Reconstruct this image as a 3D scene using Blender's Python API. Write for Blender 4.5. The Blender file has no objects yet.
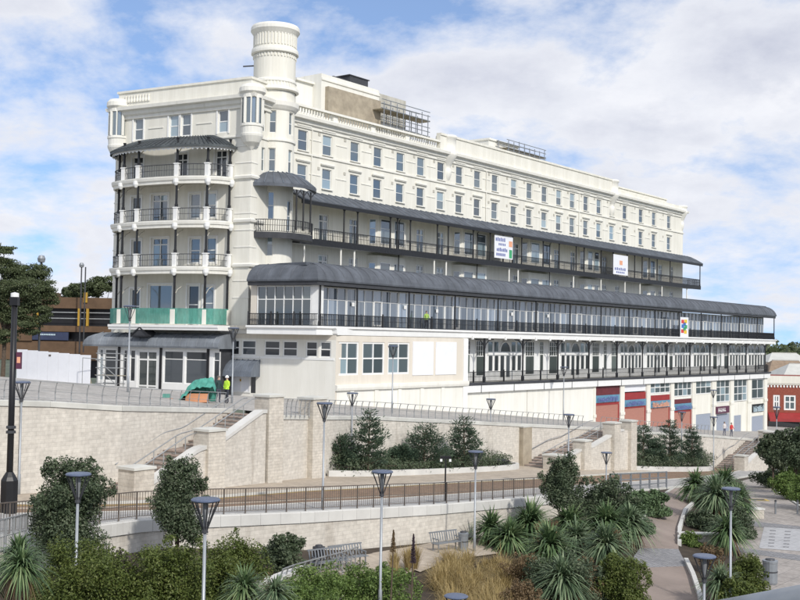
import bpy, math, random
import numpy as np
from mathutils import Vector, Matrix
random.seed(7); rng = np.random.default_rng(7)
SC = bpy.context.scene; COL = SC.collection
# ------------------------------------------------------------------ camera
F = 1100.; EYE = 14.; PIT = math.atan(39.4/F); ROLL = 0.017
cp, sp, cr, sr = math.cos(PIT), math.sin(PIT), math.cos(ROLL), math.sin(ROLL)
FW = (0, cp, sp); UPV = (0, -sp, cp)
AX = (cr, UPV[1]*sr, UPV[2]*sr); AY = (-sr, UPV[1]*cr, UPV[2]*cr)
cd = bpy.data.cameras.new('camera'); cam = bpy.data.objects.new('camera', cd); COL.objects.link(cam)
cd.sensor_width = 36; cd.lens = 36*F/800; cd.clip_start = .1; cd.clip_end = 9000
cam.matrix_world = Matrix(((AX[0], AY[0], -FW[0], 0), (AX[1], AY[1], -FW[1], 0), (AX[2], AY[2], -FW[2], EYE), (0, 0, 0, 1)))
SC.camera = cam
# ------------------------------------------------------------------ sky, sun, exposure
SUN_DIR = Vector((0.42, -0.76, 0.62)).normalized()
sun_el = math.asin(SUN_DIR.z); sun_rot = math.atan2(SUN_DIR.x, SUN_DIR.y)
W = bpy.data.worlds.new('World'); SC.world = W; W.use_nodes = True
nt = W.node_tree; N = nt.nodes; L = nt.links; N.clear()
def nd(t, **k):
    n = N.new(t)
    for a, b in k.items(): setattr(n, a, b)
    return n
def mth(op, a, b=None):
    n = nd('ShaderNodeMath', operation=op)
    for i, v in enumerate((a, b)):
        if v is None: continue
        if isinstance(v, (int, float)): n.inputs[i].default_value = v
        else: L.new(v, n.inputs[i])
    return n.outputs[0]
sky = nd('ShaderNodeTexSky', sky_type='NISHITA'); sky.sun_disc = False
sky.sun_elevation = sun_el; sky.sun_rotation = sun_rot; sky.air_density = 1.0; sky.dust_density = .4; sky.ozone_density = 1.5
tc = nd('ShaderNodeTexCoord'); sx = nd('ShaderNodeSeparateXYZ'); L.new(tc.outputs['Generated'], sx.inputs[0])
zq = mth('MAXIMUM', sx.outputs[2], 0.0); den = mth('ADD', zq, 0.36)
sv = nd('ShaderNodeCombineXYZ'); L.new(sx.outputs[0], sv.inputs[0]); L.new(sx.outputs[1], sv.inputs[1]); L.new(mth('ADD', mth('MULTIPLY', zq, .9), .16), sv.inputs[2]); L.new(sv.outputs[0], sky.inputs[0])
cv = nd('ShaderNodeCombineXYZ'); L.new(mth('DIVIDE', sx.outputs[0], den), cv.inputs[0]); L.new(mth('DIVIDE', sx.outputs[1], den), cv.inputs[1])
def noise(scale, detail, rough, off, dist=0.):
    mp = nd('ShaderNodeMapping'); mp.inputs['Location'].default_value = off; L.new(cv.outputs[0], mp.inputs[0])
    n = nd('ShaderNodeTexNoise'); n.inputs['Scale'].default_value = scale; n.inputs['Detail'].default_value = detail
    n.inputs['Roughness'].default_value = rough; n.inputs['Distortion'].default_value = dist; L.new(mp.outputs[0], n.inputs[0]); return n.outputs[0]
def ramp(inp, stops):
    r = nd('ShaderNodeValToRGB'); L.new(inp, r.inputs[0]); e = r.color_ramp.elements
    e[0].position, e[0].color = stops[0][0], stops[0][1]; e[1].position, e[1].color = stops[-1][0], stops[-1][1]
    for p, c in stops[1:-1]:
        x = e.new(p); x.color = c
    return r.outputs[0]
g = lambda v: (v, v, v, 1)
cn = noise(2.0, 12, .60, (22.8, 34.2, 0), .12)
mask = ramp(cn, [(.40, g(.10)), (.46, g(.55)), (.52, g(1))])
core = ramp(cn, [(.46, g(0)), (.66, g(1))])
lit = ramp(noise(3.4, 11, .62, (12.4, 5.2, 0), .1), [(.36, (.56, .59, .70, 1)), (.52, (.70, .725, .81, 1)), (.62, (.88, .89, .94, 1))])
shm = nd('ShaderNodeMix', data_type='RGBA'); L.new(core, shm.inputs[0]); shm.inputs[6].default_value = (.84, .86, .92, 1); L.new(lit, shm.inputs[7]); shade = shm.outputs[2]
tint = nd('ShaderNodeMix', data_type='RGBA', blend_type='MULTIPLY'); tint.inputs[0].default_value = 1; L.new(sky.outputs[0], tint.inputs[6]); tint.inputs[7].default_value = (.14, .158, .18, 1)
mix = nd('ShaderNodeMix', data_type='RGBA'); L.new(mask, mix.inputs[0]); L.new(tint.outputs[2], mix.inputs[6]); L.new(shade, mix.inputs[7])
bg = nd('ShaderNodeBackground'); L.new(mix.outputs[2], bg.inputs[0]); bg.inputs[1].default_value = 1.0
ow = nd('ShaderNodeOutputWorld'); L.new(bg.outputs[0], ow.inputs[0])
sl = bpy.data.lights.new('sun', 'SUN'); sl.energy = 3.0; sl.angle = math.radians(2.5); sl.color = (1, .955, .885)
so = bpy.data.objects.new('sun', sl); COL.objects.link(so); so.rotation_euler = SUN_DIR.to_track_quat('Z', 'Y').to_euler(); so.location = (0, 0, 80)
SC.view_settings.view_transform = 'Standard'; SC.view_settings.look = 'None'; SC.view_settings.gamma = 1; SC.view_settings.exposure = 0.08
SC.render.engine = 'CYCLES'; SC.render.resolution_x = 1024; SC.render.resolution_y = 768
# ------------------------------------------------------------------ pixel -> place
def ray(px, py):
    a, b = (px-400)/F, (300-py)/F
    return tuple(FW[i]+a*AX[i]+b*AY[i] for i in range(3))
def at(px, py, Y):
    d = ray(px, py); t = Y/d[1]; return d[0]*t, Y, EYE+d[2]*t
def hit(px, py, h, y0=12., y1=400.):
    d = ray(px, py); lo, hi = y0, y0
    f = lambda Y: EYE+d[2]*Y/d[1]-h(d[0]*Y/d[1], Y)
    while f(hi) > 0 and hi < y1: lo = hi; hi += .5
    for _ in range(18):
        m = (lo+hi)/2
        if f(m) > 0: lo = m
        else: hi = m
    return d[0]*hi/d[1], hi, h(d[0]*hi/d[1], hi)
UX, UY = .6145, .7889
def tm(t, m): return UX*t-UY*m, UY*t+UX*m
def terr(X, Y):
    t = UX*X+UY*Y; m = -UY*X+UX*Y
    return float(np.interp(t, [0, 32, 61, 81, 98, 110, 125, 143, 176, 260], [12.6, 10.9, 8.35, 6.8, 5.5, 4.4, 3.25, 1.6, -.8, -3]))+.08*(min(max(m, 44), 62.5)-50)
def road(X, Y): return 7.89-.04*X-.046*Y-.04*max(0, X-12)
class Frame:
    def __init__(s, O, ang):
        s.O = O; s.a = ang; s.x = (math.cos(ang), math.sin(ang)); s.y = (-math.sin(ang), math.cos(ang))
    def px(s, px, py, o=0):
        d = ray(px, py); Ox, Oy = s.O[0]-o*s.y[0], s.O[1]-o*s.y[1]
        t = (Ox*s.y[0]+Oy*s.y[1])/(d[0]*s.y[0]+d[1]*s.y[1]); X, Y, Z = d[0]*t, d[1]*t, EYE+d[2]*t
        return (X-s.O[0])*s.x[0]+(Y-s.O[1])*s.x[1], Z
    def s(s, px, py, o=0): return s.px(px, py, o)[0]
    def w(s, a, o, z): return (s.O[0]+a*s.x[0]-o*s.y[0], s.O[1]+a*s.x[1]-o*s.y[1], z)
    def loc(s, X, Y): return ((X-s.O[0])*s.x[0]+(Y-s.O[1])*s.x[1], -((X-s.O[0])*s.y[0]+(Y-s.O[1])*s.y[1]))
FA = Frame((-12., 107.2), math.atan2(UY, UX)); WI = Frame((-13.8, 100.0), math.radians(-28))
# ------------------------------------------------------------------ materials
MAT = {}
class NT:
    def __init__(s, name):
        m = bpy.data.materials.new(name); m.use_nodes = True; s.m = m; s.t = m.node_tree; s.N = s.t.nodes; s.L = s.t.links
        s.p = s.N['Principled BSDF']; MAT[name] = m; s.out = s.N['Material Output']
    def n(s, t, ins=None, **k):
        n = s.N.new(t)
        for a, b in k.items(): setattr(n, a, b)
        for i, v in (ins or {}).items():
            if hasattr(v, 'links'): s.L.new(v, n.inputs[i])
            else: n.inputs[i].default_value = v
        return n
    def tex(s, scale, detail=4, rough=.55, mp=(1, 1, 1), co='Object', dist=0):
        c = s.n('ShaderNodeTexCoord').outputs[co] if co != 'World' else s.n('ShaderNodeNewGeometry').outputs['Position']
        v = s.n('ShaderNodeMapping', {0: c, 'Scale': mp}).outputs[0]
        return s.n('ShaderNodeTexNoise', {'Vector': v, 'Scale': scale, 'Detail': detail, 'Roughness': rough, 'Distortion': dist}).outputs[0]
    def ramp(s, inp, stops):
        r = s.n('ShaderNodeValToRGB', {0: inp}); e = r.color_ramp.elements
        e[0].position, e[0].color = stops[0]; e[1].position, e[1].color = stops[-1]
        for p, c in stops[1:-1]: e.new(p).color = c
        return r.outputs[0]
    def mul(s, a, b, f=1.):
        return s.n('ShaderNodeMix', {0: f, 6: a, 7: b}, data_type='RGBA', blend_type='MULTIPLY').outputs[2]
    def mix(s, f, a, b): return s.n('ShaderNodeMix', {0: f, 6: a, 7: b}, data_type='RGBA').outputs[2]
    def bump(s, h, st=.3, d=.02):
        b = s.n('ShaderNodeBump', {'Strength': st, 'Distance': d, 'Height': h}); s.L.new(b.outputs[0], s.p.inputs['Normal'])
    def fin(s, col, rough=.7, metal=0, spec=.5):
        if hasattr(col, 'links'): s.L.new(col, s.p.inputs['Base Color'])
        else: s.p.inputs['Base Color'].default_value = col
        s.p.inputs['Roughness'].default_value = rough; s.p.inputs['Metallic'].default_value = metal; s.p.inputs['Specular IOR Level'].default_value = spec
        return s.m
def c4(c): return (c[0], c[1], c[2], 1)
def sc(c, k): return (min(1, c[0]*k), min(1, c[1]*k), min(1, c[2]*k), 1)
def M(name, col, rough=.7, var=.12, scale=1.5, bump=0., bscale=30, metal=0, spec=.4, mp=(1, 1, 1), co='Object', piece=0.):
    t = NT(name); a = t.tex(scale, 5, .6, mp, co); c = t.ramp(a, [(.3, sc(col, 1-var)), (.7, sc(col, 1+var))])
    if piece:
        r = t.n('ShaderNodeObjectInfo').outputs['Random']; c = t.mul(c, t.ramp(r, [(0, g(1-piece)), (1, g(1))]))
    if bump: t.bump(t.tex(bscale, 4, .6, (1, 1, 1), co), bump)
    return t.fin(c, rough, metal, spec)
def stucco(name, col, stain=.14):
    t = NT(name); a = t.tex(.35, 6, .6); c = t.ramp(a, [(.3, sc(col, .95)), (.7, c4(col))])
    st = t.ramp(t.tex(1.1, 6, .65, (1.3, 1.3, .12)), [(.42, (1-stain, 1-stain*1.05, 1-stain*1.2, 1)), (.6, g(1))]); c = t.mul(c, st)
    gr = t.ramp(t.tex(.9, 7, .7, (2.2, 2.2, .18)), [(.30, (.80, .80, .74, 1)), (.40, g(1))]); c = t.mul(c, gr, .55); pt = t.ramp(t.tex(.16, 4, .6), [(.35, g(.955)), (.65, g(1))]); c = t.mul(c, pt)
    t.bump(t.tex(14, 5), .12, .02); return t.fin(c, .82, 0, .3)
stucco('stucco', (.82, .80, .72), .08); stucco('stucco_white', (.83, .815, .75), .06); stucco('stucco_beige', (.73, .675, .585), .06); stucco('stucco_grey', (.55, .53, .47), .18)
M('white_paint', (.80, .80, .78), .5, .04); M('white_panel', (.78, .79, .82), .55, .03)
def lead(name, col):
    t = NT(name); a = t.tex(.8, 6, .65, (1, 1, .35)); c = t.ramp(a, [(.3, sc(col, .7)), (.5, c4(col)), (.75, sc(col, 1.5))]); t.bump(t.tex(3, 4), .15, .03); t.fin(c, .72, .0, .35)
lead('lead', (.095, .105, .122)); lead('lead_green', (.075, .085, .09)); lead('zinc', (.18, .198, .22)); lead('slate', (.135, .155, .185))
M('iron', (.018, .019, .022), .45, .3, 4); M('dark_metal', (.05, .052, .058), .5, .2); M('steel_grey', (.30, .32, .34), .42, .12, 3, metal=.5); M('galv', (.36, .37, .37), .45, .15, 4, metal=.4)
M('lamp_grey', (.33, .35, .37), .4, .08, 3, metal=.3); M('lamp_blue', (.10, .125, .19), .4, .15, 6); M('rail_brown', (.12, .10, .085), .55, .25, 5)
M('brown_wood', (.22, .17, .12), .8, .3, 6, mp=(1, 1, 6)); M('scaffold_board', (.36, .32, .24), .85, .25, 3)
M('brick_render', (.36, .31, .235), .9, .22, 1.2, .4, 6); M('brown_brick', (.12, .075, .045), .9, .2, .8, .3, 12)
def glass(name, lo, hi, refl=.22, streak=False):
    t = NT(name); r = t.n('ShaderNodeObjectInfo').outputs['Random']; c = t.ramp(r, [(0, c4(lo)), (.5, c4([(a+b)/2 for a, b in zip(lo, hi)])), (.80, c4(hi)), (.82, c4([min(.42, h*1.9) for h in hi])), (1, c4([min(.5, h*2.3) for h in hi]))])
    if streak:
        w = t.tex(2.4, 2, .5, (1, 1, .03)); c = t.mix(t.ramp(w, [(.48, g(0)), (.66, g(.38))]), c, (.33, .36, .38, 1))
    t.bump(t.tex(1.1, 2), .04, .02); t.fin(c, .35, 0, .4)
    gl = t.n('ShaderNodeBsdfGlossy', {'Color': (.9, .95, 1, 1), 'Roughness': .04}); fr = t.n('ShaderNodeLayerWeight', {0: .35}).outputs['Fresnel']
    f = t.n('ShaderNodeMath', {0: fr, 1: refl}, operation='MAXIMUM').outputs[0]
    m = t.n('ShaderNodeMixShader', {0: f, 1: t.p.outputs[0], 2: gl.outputs[0]}); t.L.new(m.outputs[0], t.out.inputs[0])
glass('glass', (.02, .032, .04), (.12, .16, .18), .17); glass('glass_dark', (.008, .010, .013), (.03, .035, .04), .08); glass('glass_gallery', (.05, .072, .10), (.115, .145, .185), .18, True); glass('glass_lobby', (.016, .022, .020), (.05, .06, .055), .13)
# stone block walls laid out along the hillside
def blocks(name, c1, c2, mort, bw, bh, swap=False, msize=.012, bumpk=.5, vary=.5, flat=False, off=.5):
    t = NT(name); pos = t.n('ShaderNodeNewGeometry').outputs['Position']; s_ = t.n('ShaderNodeSeparateXYZ', {0: pos})
    al = t.n('ShaderNodeVectorMath', {0: pos, 1: (UX, UY, 0)}, operation='DOT_PRODUCT').outputs['Value']
    if flat: b_ = t.n('ShaderNodeVectorMath', {0: pos, 1: (-UY, UX, 0)}, operation='DOT_PRODUCT').outputs['Value']
    else: b_ = s_.outputs[2]
    v = t.n('ShaderNodeCombineXYZ', {0: al, 1: b_}).outputs[0]
    br = t.n('ShaderNodeTexBrick', {'Vector': v, 'Color1': c4(c1), 'Color2': c4(c2), 'Mortar': c4(mort), 'Scale': 1., 'Mortar Size': msize, 'Mortar Smooth': .1, 'Bias': 0., 'Brick Width': bw, 'Row Height': bh}); br.offset = off
    n1 = t.ramp(t.tex(.5, 6, .65, co='World'), [(.3, g(1-vary*.35)), (.7, g(1.05))]); n2 = t.ramp(t.tex(3.5, 5, .6, co='World'), [(.3, g(1-vary*.45)), (.7, g(1.1))])
    c = t.mul(t.mul(br.outputs[0], n1), n2)
    if not flat:
        st = t.ramp(t.tex(.55, 6, .7, (1, 1, .10), 'World'), [(.30, (.78, .76, .74, 1)), (.44, g(1))]); c = t.mul(c, st)
    h = t.n('ShaderNodeMath', {0: br.outputs['Fac'], 1: -1.}, operation='MULTIPLY').outputs[0]; h = t.n('ShaderNodeMath', {0: h, 1: t.tex(6, 5, co='World')}, operation='ADD').outputs[0]
    t.bump(h, bumpk, .03); return t.fin(c, .88, 0, .25)
blocks('stone_wall', (.66, .62, .55), (.60, .56, .495), (.55, .515, .455), .48, .2, bumpk=.35, vary=.36)
blocks('stone_pier', (.63, .585, .51), (.57, .525, .455), (.52, .485, .425), .45, .18, vary=.4)
M('coping', (.58, .575, .53), .8, .12, .7, .2, 9, co='World', piece=.12); M('coping_white', (.62, .61, .575), .8, .08, .9, .15, 9, co='World', piece=.1)
blocks('road_brick', (.30, .205, .14), (.235, .16, .11), (.20, .15, .11), .22, .11, flat=True, msize=.006, bumpk=.2, vary=.5)
blocks('foot_beige', (.50, .43, .345), (.44, .375, .30), (.37, .32, .26), .5, .4, flat=True, msize=.008, bumpk=.2, vary=.4)
blocks('foot_grey', (.43, .42, .40), (.38, .37, .355), (.31, .30, .29), .6, .45, flat=True, msize=.008, bumpk=.2, vary=.35)
blocks('plaza', (.44, .40, .365), (.39, .355, .325), (.24, .225, .21), 1.2, .9, flat=True, msize=.016, bumpk=.2, vary=.6)
blocks('setts', (.33, .325, .33), (.26, .26, .27), (.15, .15, .155), .24, .16, flat=True, msize=.016, bumpk=.5, vary=.4)
blocks('terrace_paving', (.50, .475, .44), (.44, .42, .39), (.34, .325, .30), .6, .6, flat=True, msize=.01, bumpk=.2, vary=.6)
M('path_brown', (.27, .22, .19), .92, .14, .6, .3, 40, co='World'); M('asphalt', (.05, .05, .052), .9, .2, .4, .2, 30, co='World'); M('soil', (.055, .042, .03), .95, .35, 1.2, .5, 8, co='World')
M('yellow_line', (.50, .36, .10), .8, .15, 3, co='World'); M('far_land', (.09, .11, .075), .95, .3, .02, co='World')
M('red_brick', (.26, .075, .05), .9, .2, 3, .2, 20); M('red_paint', (.30, .03, .03), .5, .12); M('dark_red', (.13, .025, .03), .6, .2); M('pink_shutter', (.40, .185, .14), .6, .08, 2, mp=(1, 1, 8)); M('grey_shutter', (.30, .335, .40), .5, .08, 2, mp=(1, 1, 8)); M('sign_blue', (.12, .27, .38), .5, .1); M('sign_pale', (.50, .62, .68), .5, .1); M('purple_sign', (.10, .03, .06), .5, .1)
M('teal_net', (.10, .32, .26), .8, .25, 5, mp=(1, 1, .3)); M('hivis', (.55, .80, .06), .7, .1); M('yellow_post', (.40, .24, .03), .6, .12); M('pale_roof', (.55, .55, .51), .8, .08, .8); M('tile_roof', (.27, .20, .14), .9, .2, 2)
M('black_paint', (.014, .014, .016), .4, .2); M('car_paint', (.09, .02, .025), .3, .1); M('rubber', (.02, .02, .02), .8, .1); M('navy', (.03, .04, .085), .6, .2); M('concrete', (.40, .39, .37), .85, .15, 1, .2, 10); M('orange_block', (.55, .26, .14), .8, .15)
M('p_red', (.62, .06, .06)); M('p_green', (.06, .36, .16)); M('p_blue', (.06, .17, .48)); M('p_yellow', (.75, .52, .05)); M('ink_blue', (.14, .17, .38)); M('ink_orange', (.75, .36, .22)); M('skin', (.50, .32, .24), .6, .05); M('denim', (.06, .07, .10), .8, .1)
_t = MAT['teal_net']; _n = _t.node_tree; _tr = _n.nodes.new('ShaderNodeBsdfTransparent'); _mx = _n.nodes.new('ShaderNodeMixShader'); _mx.inputs[0].default_value = .3
_n.links.new(_n.nodes['Principled BSDF'].outputs[0], _mx.inputs[1]); _n.links.new(_tr.outputs[0], _mx.inputs[2]); _n.links.new(_mx.outputs[0], _n.nodes['Material Output'].inputs[0])
def leafmat(name, dark, light, tip=None, trans=.22, clump=1.3):
    t = NT(name); isl = t.n('ShaderNodeNewGeometry').outputs['Random Per Island']; cl = t.tex(clump, 3, .6)
    f = t.n('ShaderNodeMath', {0: t.n('ShaderNodeMath', {0: isl, 1: .45}, operation='MULTIPLY').outputs[0], 1: t.n('ShaderNodeMath', {0: cl, 1: .75}, operation='MULTIPLY').outputs[0]}, operation='ADD').outputs[0]
    stops = [(.22, c4(dark)), (.62, c4(light))]+([(.86, c4(tip))] if tip else [])
    c = t.ramp(f, stops); t.fin(c, .55, 0, .3)
    tr = t.n('ShaderNodeBsdfTranslucent', {0: c}); m = t.n('ShaderNodeMixShader', {0: trans, 1: t.p.outputs[0], 2: tr.outputs[0]}); t.L.new(m.outputs[0], t.out.inputs[0])
leafmat('leaf_dark', (.028, .045, .024), (.085, .118, .064), (.17, .20, .125)); leafmat('leaf_pine', (.022, .042, .028), (.062, .10, .065), (.12, .165, .10)); leafmat('leaf_olive', (.038, .058, .013), (.105, .14, .032), (.17, .195, .06)); leafmat('leaf_green', (.05, .088, .02), (.13, .20, .05), (.21, .28, .09))
leafmat('leaf_purple', (.03, .02, .03), (.075, .05, .065)); leafmat('blade', (.025, .052, .022), (.10, .165, .068), (.24, .31, .15), .15); leafmat('blade_grey', (.028, .058, .030), (.135, .195, .105), (.29, .35, .21), .15); leafmat('dry', (.10, .065, .035), (.20, .14, .075)); leafmat('grass_yellow', (.17, .125, .05), (.36, .27, .11), (.50, .39, .20)); leafmat('grass_green', (.05, .085, .04), (.12, .18, .085))
leafmat('leaf_far', (.035, .05, .022), (.085, .11, .05), (.13, .15, .075)); M('bark', (.10, .075, .055), .95, .3, 6, .5, 20)
# ------------------------------------------------------------------ mesh building
class MB:
    def __init__(s): s.v = []; s.f = []
    def add(s, vs, fs):
        k = len(s.v); s.v += [tuple(p) for p in vs]; s.f += [tuple(i+k for i in f) for f in fs]; return s
    def quad(s, *p): return s.add(p, [tuple(range(len(p)))])
    def box(s, x0, x1, y0, y1, z0, z1):
        return s.add([(x0, y0, z0), (x1, y0, z0), (x1, y1, z0), (x0, y1, z0), (x0, y0, z1), (x1, y0, z1), (x1, y1, z1), (x0, y1, z1)], [(0, 3, 2, 1), (4, 5, 6, 7), (0, 1, 5, 4), (1, 2, 6, 5), (2, 3, 7, 6), (3, 0, 4, 7)])
    def bar(s, p, q, w, h=None, up=(0, 0, 1)):
        h = h or w; p = Vector(p); q = Vector(q); d = q-p
        if d.length < 1e-6: return s
        d.normalize(); u = Vector(up)
        if abs(d.dot(u)) > .98: u = Vector((0, 1, 0))
        a = d.cross(u).normalized(); b = a.cross(d).normalized(); a *= w/2; b *= h/2
        return s.add([p-a-b, p+a-b, p+a+b, p-a+b, q-a-b, q+a-b, q+a+b, q-a+b], [(0, 3, 2, 1), (4, 5, 6, 7), (0, 1, 5, 4), (1, 2, 6, 5), (2, 3, 7, 6), (3, 0, 4, 7)])
    def tube(s, pts, r, n=6):
        pts = [Vector(p) for p in pts]; m = len(pts); rs = r if isinstance(r, (list, tuple)) else [r]*m; vs = []; fs = []
        for i, p in enumerate(pts):
            d = (pts[min(i+1, m-1)]-pts[max(i-1, 0)]).normalized(); u = Vector((0, 0, 1)) if abs(d.z) < .9 else Vector((1, 0, 0))
            a = d.cross(u).normalized(); b = a.cross(d)
            for k in range(n): th = 2*math.pi*k/n; vs.append(p+(a*math.cos(th)+b*math.sin(th))*rs[i])
        for i in range(m-1):
            for k in range(n): fs.append((i*n+k, i*n+(k+1) % n, (i+1)*n+(k+1) % n, (i+1)*n+k))
        fs += [tuple(range(n-1, -1, -1)), tuple((m-1)*n+k for k in range(n))]
        return s.add(vs, fs)
    def lathe(s, prof, n=24, cx=0, cy=0, a0=0, a1=2*math.pi):
        full = abs(a1-a0-2*math.pi) < 1e-6; k = n if full else n+1; vs = []; fs = []
        for r, z in prof:
            for i in range(k): a = a0+(a1-a0)*i/n; vs.append((cx+r*math.cos(a), cy+r*math.sin(a), z))
        for j in range(len(prof)-1):
            for i in range(n):
                i2 = (i+1) % k; fs.append((j*k+i, j*k+i2, (j+1)*k+i2, (j+1)*k+i))
        return s.add(vs, fs)
    def prism(s, poly, z0, z1):
        n = len(poly); f0 = z0 if callable(z0) else (lambda x, y: z0); f1 = z1 if callable(z1) else (lambda x, y: z1)
        vs = [(x, y, f0(x, y)) for x, y in poly]+[(x, y, f1(x, y)) for x, y in poly]
        return s.add(vs, [tuple(range(n-1, -1, -1)), tuple(range(n, 2*n))]+[(i, (i+1) % n, n+(i+1) % n, n+i) for i in range(n)])
    def sweep(s, path, prof, zs=None, closed=False, side=1):
        """profile [(offset to the right of travel * side, z)] swept along a plan path with mitred corners; zs adds a z per path point"""
        n = len(path); P = [Vector(p[:2]) for p in path]; vs = []; k = len(prof); fs = []
        for i in range(n):
            a = (P[i]-P[i-1]) if i > 0 or closed else (P[1]-P[0]); b = (P[(i+1) % n]-P[i]) if i < n-1 or closed else (P[n-1]-P[n-2])
            a = a.normalized(); b = b.normalized(); na = Vector((a.y, -a.x)); nb = Vector((b.y, -b.x)); mv = (na+nb); mv = mv/max(.3, mv.dot(na)) if mv.length > 1e-4 else na
            for o, z in prof: q = P[i]+mv*o*side; vs.append((q.x, q.y, z+(zs[i] if zs else 0)))
        m = n if closed else n-1
        for i in range(m):
            for j in range(k-1):
                q = (i*k+j, i*k+j+1, ((i+1) % n)*k+j+1, ((i+1) % n)*k+j); fs.append(q if side > 0 else q[::-1])
        if not closed and k > 2: fs += [tuple(range(k)), tuple((n-1)*k+j for j in range(k-1, -1, -1))]
        return s.add(vs, fs)
    def wall(s, x0, x1, z0, z1, ops, y=0., depth=.22, fn=None, step=None):
        """upright wall in the xz plane (outside towards -y) with recessed openings"""
        fn = fn or (lambda x, yy, z: (x, yy, z)); xs = {x0, x1}; zs = {z0, z1}
        for a, b, c, d in ops: xs |= {max(x0, a), min(x1, b)}; zs |= {max(z0, c), min(z1, d)}
        if step:
            k = max(1, int((x1-x0)/step)); xs |= {x0+(x1-x0)*i/k for i in range(k+1)}
        xs = sorted(xs); zs = sorted(zs)
        for i in range(len(xs)-1):
            for j in range(len(zs)-1):
                a, b, c, d = xs[i], xs[i+1], zs[j], zs[j+1]; mx, mz = (a+b)/2, (c+d)/2
                if b-a < 1e-5 or d-c < 1e-5: continue
                if any(o[0] < mx < o[1] and o[2] < mz < o[3] for o in ops): continue
                s.quad(fn(a, y, c), fn(b, y, c), fn(b, y, d), fn(a, y, d))
        for a, b, c, d in ops:
            y2 = y+depth; A = [(a, c), (b, c), (b, d), (a, d)]
            for q in range(4):
                p, r = A[q], A[(q+1) % 4]; s.quad(fn(p[0], y, p[1]), fn(p[0], y2, p[1]), fn(r[0], y2, r[1]), fn(r[0], y, r[1]))
        return s
    def mesh(s, name, mat):
        me = bpy.data.meshes.new(name); me.from_pydata(s.v, [], s.f); me.update()
        for m in (mat if isinstance(mat, (list, tuple)) else [mat]): me.materials.append(MAT[m])
        return me
    def build(s, name, mat, parent=None, loc=(0, 0, 0), rz=0., smooth=False, **k):
        me = s.mesh(name, mat)
        if smooth: me.polygons.foreach_set('use_smooth', [True]*len(me.polygons))
        return link(name, me, parent, loc, rz, **k)
def link(name, me, parent=None, loc=(0, 0, 0), rz=0., label=None, cat=None, group=None, kind=None):
    o = bpy.data.objects.new(name, me); COL.objects.link(o); o.location = loc; o.rotation_euler = (0, 0, rz)
    if parent: o.parent = parent
    return tag(o, label, cat, group, kind)
def tag(o, label=None, cat=None, group=None, kind=None):
    for k, v in (('label', label), ('category', cat), ('group', group), ('kind', kind)):
        if v: o[k] = v
    return o
def thing(name, label, cat, loc=(0, 0, 0), rz=0., group=None):
    o = bpy.data.objects.new(name, None); COL.objects.link(o); o.location = loc; o.rotation_euler = (0, 0, rz); o.empty_display_size = .3
    return tag(o, label, cat, group)
def copy_tree(o, parent=None):
    c = o.copy(); COL.objects.link(c); c.parent = parent
    for ch in list(o.children): copy_tree(ch, c)
    return c
def npmesh(name, V, faces_n, mat):
    """V: (N,4,3) quads or (N,3,3) triangles"""
    n, k = V.shape[0], V.shape[1]; me = bpy.data.meshes.new(name); me.vertices.add(n*k); me.vertices.foreach_set('co', V.reshape(-1).astype(np.float32))
    me.loops.add(n*k); me.loops.foreach_set('vertex_index', np.arange(n*k, dtype=np.int32)); me.polygons.add(n)
    me.polygons.foreach_set('loop_start', np.arange(0, n*k, k, dtype=np.int32)); me.polygons.foreach_set('loop_total', np.full(n, k, dtype=np.int32))
    me.update(calc_edges=True); me.materials.append(MAT[mat]); return me
# ================================================================== THE SETTING
far = MB(); n = 48
far.add([(0, 0, -3.5)]+[(6000*math.cos(2*math.pi*i/n), 6000*math.sin(2*math.pi*i/n), -3.5) for i in range(n)], [(0, 1+i, 1+(i+1) % n) for i in range(n)]); far.build('ground', 'far_land', kind='structure')
CX = [-110, -60, -20, 0, 60, 110, 140, 200, 300, 370, 440, 500, 560, 620, 660, 690, 720, 760, 800, 850, 960]
NEAR = [556, 549, 543, 540, 533, 527, 523, 519, 515, 511, 507, 502, 497, 492.5, 489, 486, 481.5, 474.5, 468, 460, 447]
RN = [526, 521, 517, 516, 515, 514, 513, 511, 505, 501.5, 497, 492.5, 488, 484, 481, 479, 475, 468, 461, 454, 442]
RF = [506, 505, 504, 504, 504, 504, 503, 499, 491, 487.5, 483.5, 480.5, 478, 474, 471.5, 469, 465, 458.5, 452.5, 446.5, 437]
def fine(xs, ys, k=5):
    q = np.linspace(0, len(xs)-1, (len(xs)-1)*k+1); i = np.arange(len(xs)); return list(zip(np.interp(q, i, xs), np.interp(q, i, ys)))
P_near = [hit(x, y, road) for x, y in fine(CX, NEAR)]; P_rn = [hit(x, y, road) for x, y in fine(CX, RN)]; P_rf = [hit(x, y, road) for x, y in fine(CX, RF)]
def strip(A, B, z, name, mat, **k):
    mb = MB()
    for i in range(len(A)-1): mb.quad((A[i][0], A[i][1], road(*A[i][:2])+z), (A[i+1][0], A[i+1][1], road(*A[i+1][:2])+z), (B[i+1][0], B[i+1][1], road(*B[i+1][:2])+z), (B[i][0], B[i][1], road(*B[i][:2])+z))
    return mb.build(name, mat, **k)
def toward(A, B, d):
    out = []
    for a, b in zip(A, B):
        v = Vector((b[0]-a[0], b[1]-a[1])); v = v.normalized()*d if v.length > 1e-6 else v; out.append((a[0]+v.x, a[1]+v.y, 0))
    return out
strip(P_near, toward(P_rn, P_near, -.15), .10, 'footway', 'foot_grey', kind='structure')
strip(toward(P_rn, P_near, .3), toward(P_rf, P_rn, -.3), 0.0, 'road', 'road_brick', kind='structure')
back = []
for x, y, z in P_rf:
    m = -UY*x+UX*y; k = max(54-m, 1.5); back.append((x-UY*k, y+UX*k, 0))
strip(toward(P_rf, P_rn, -.15), back, .10, 'far_footway', 'foot_beige', kind='structure')
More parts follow.
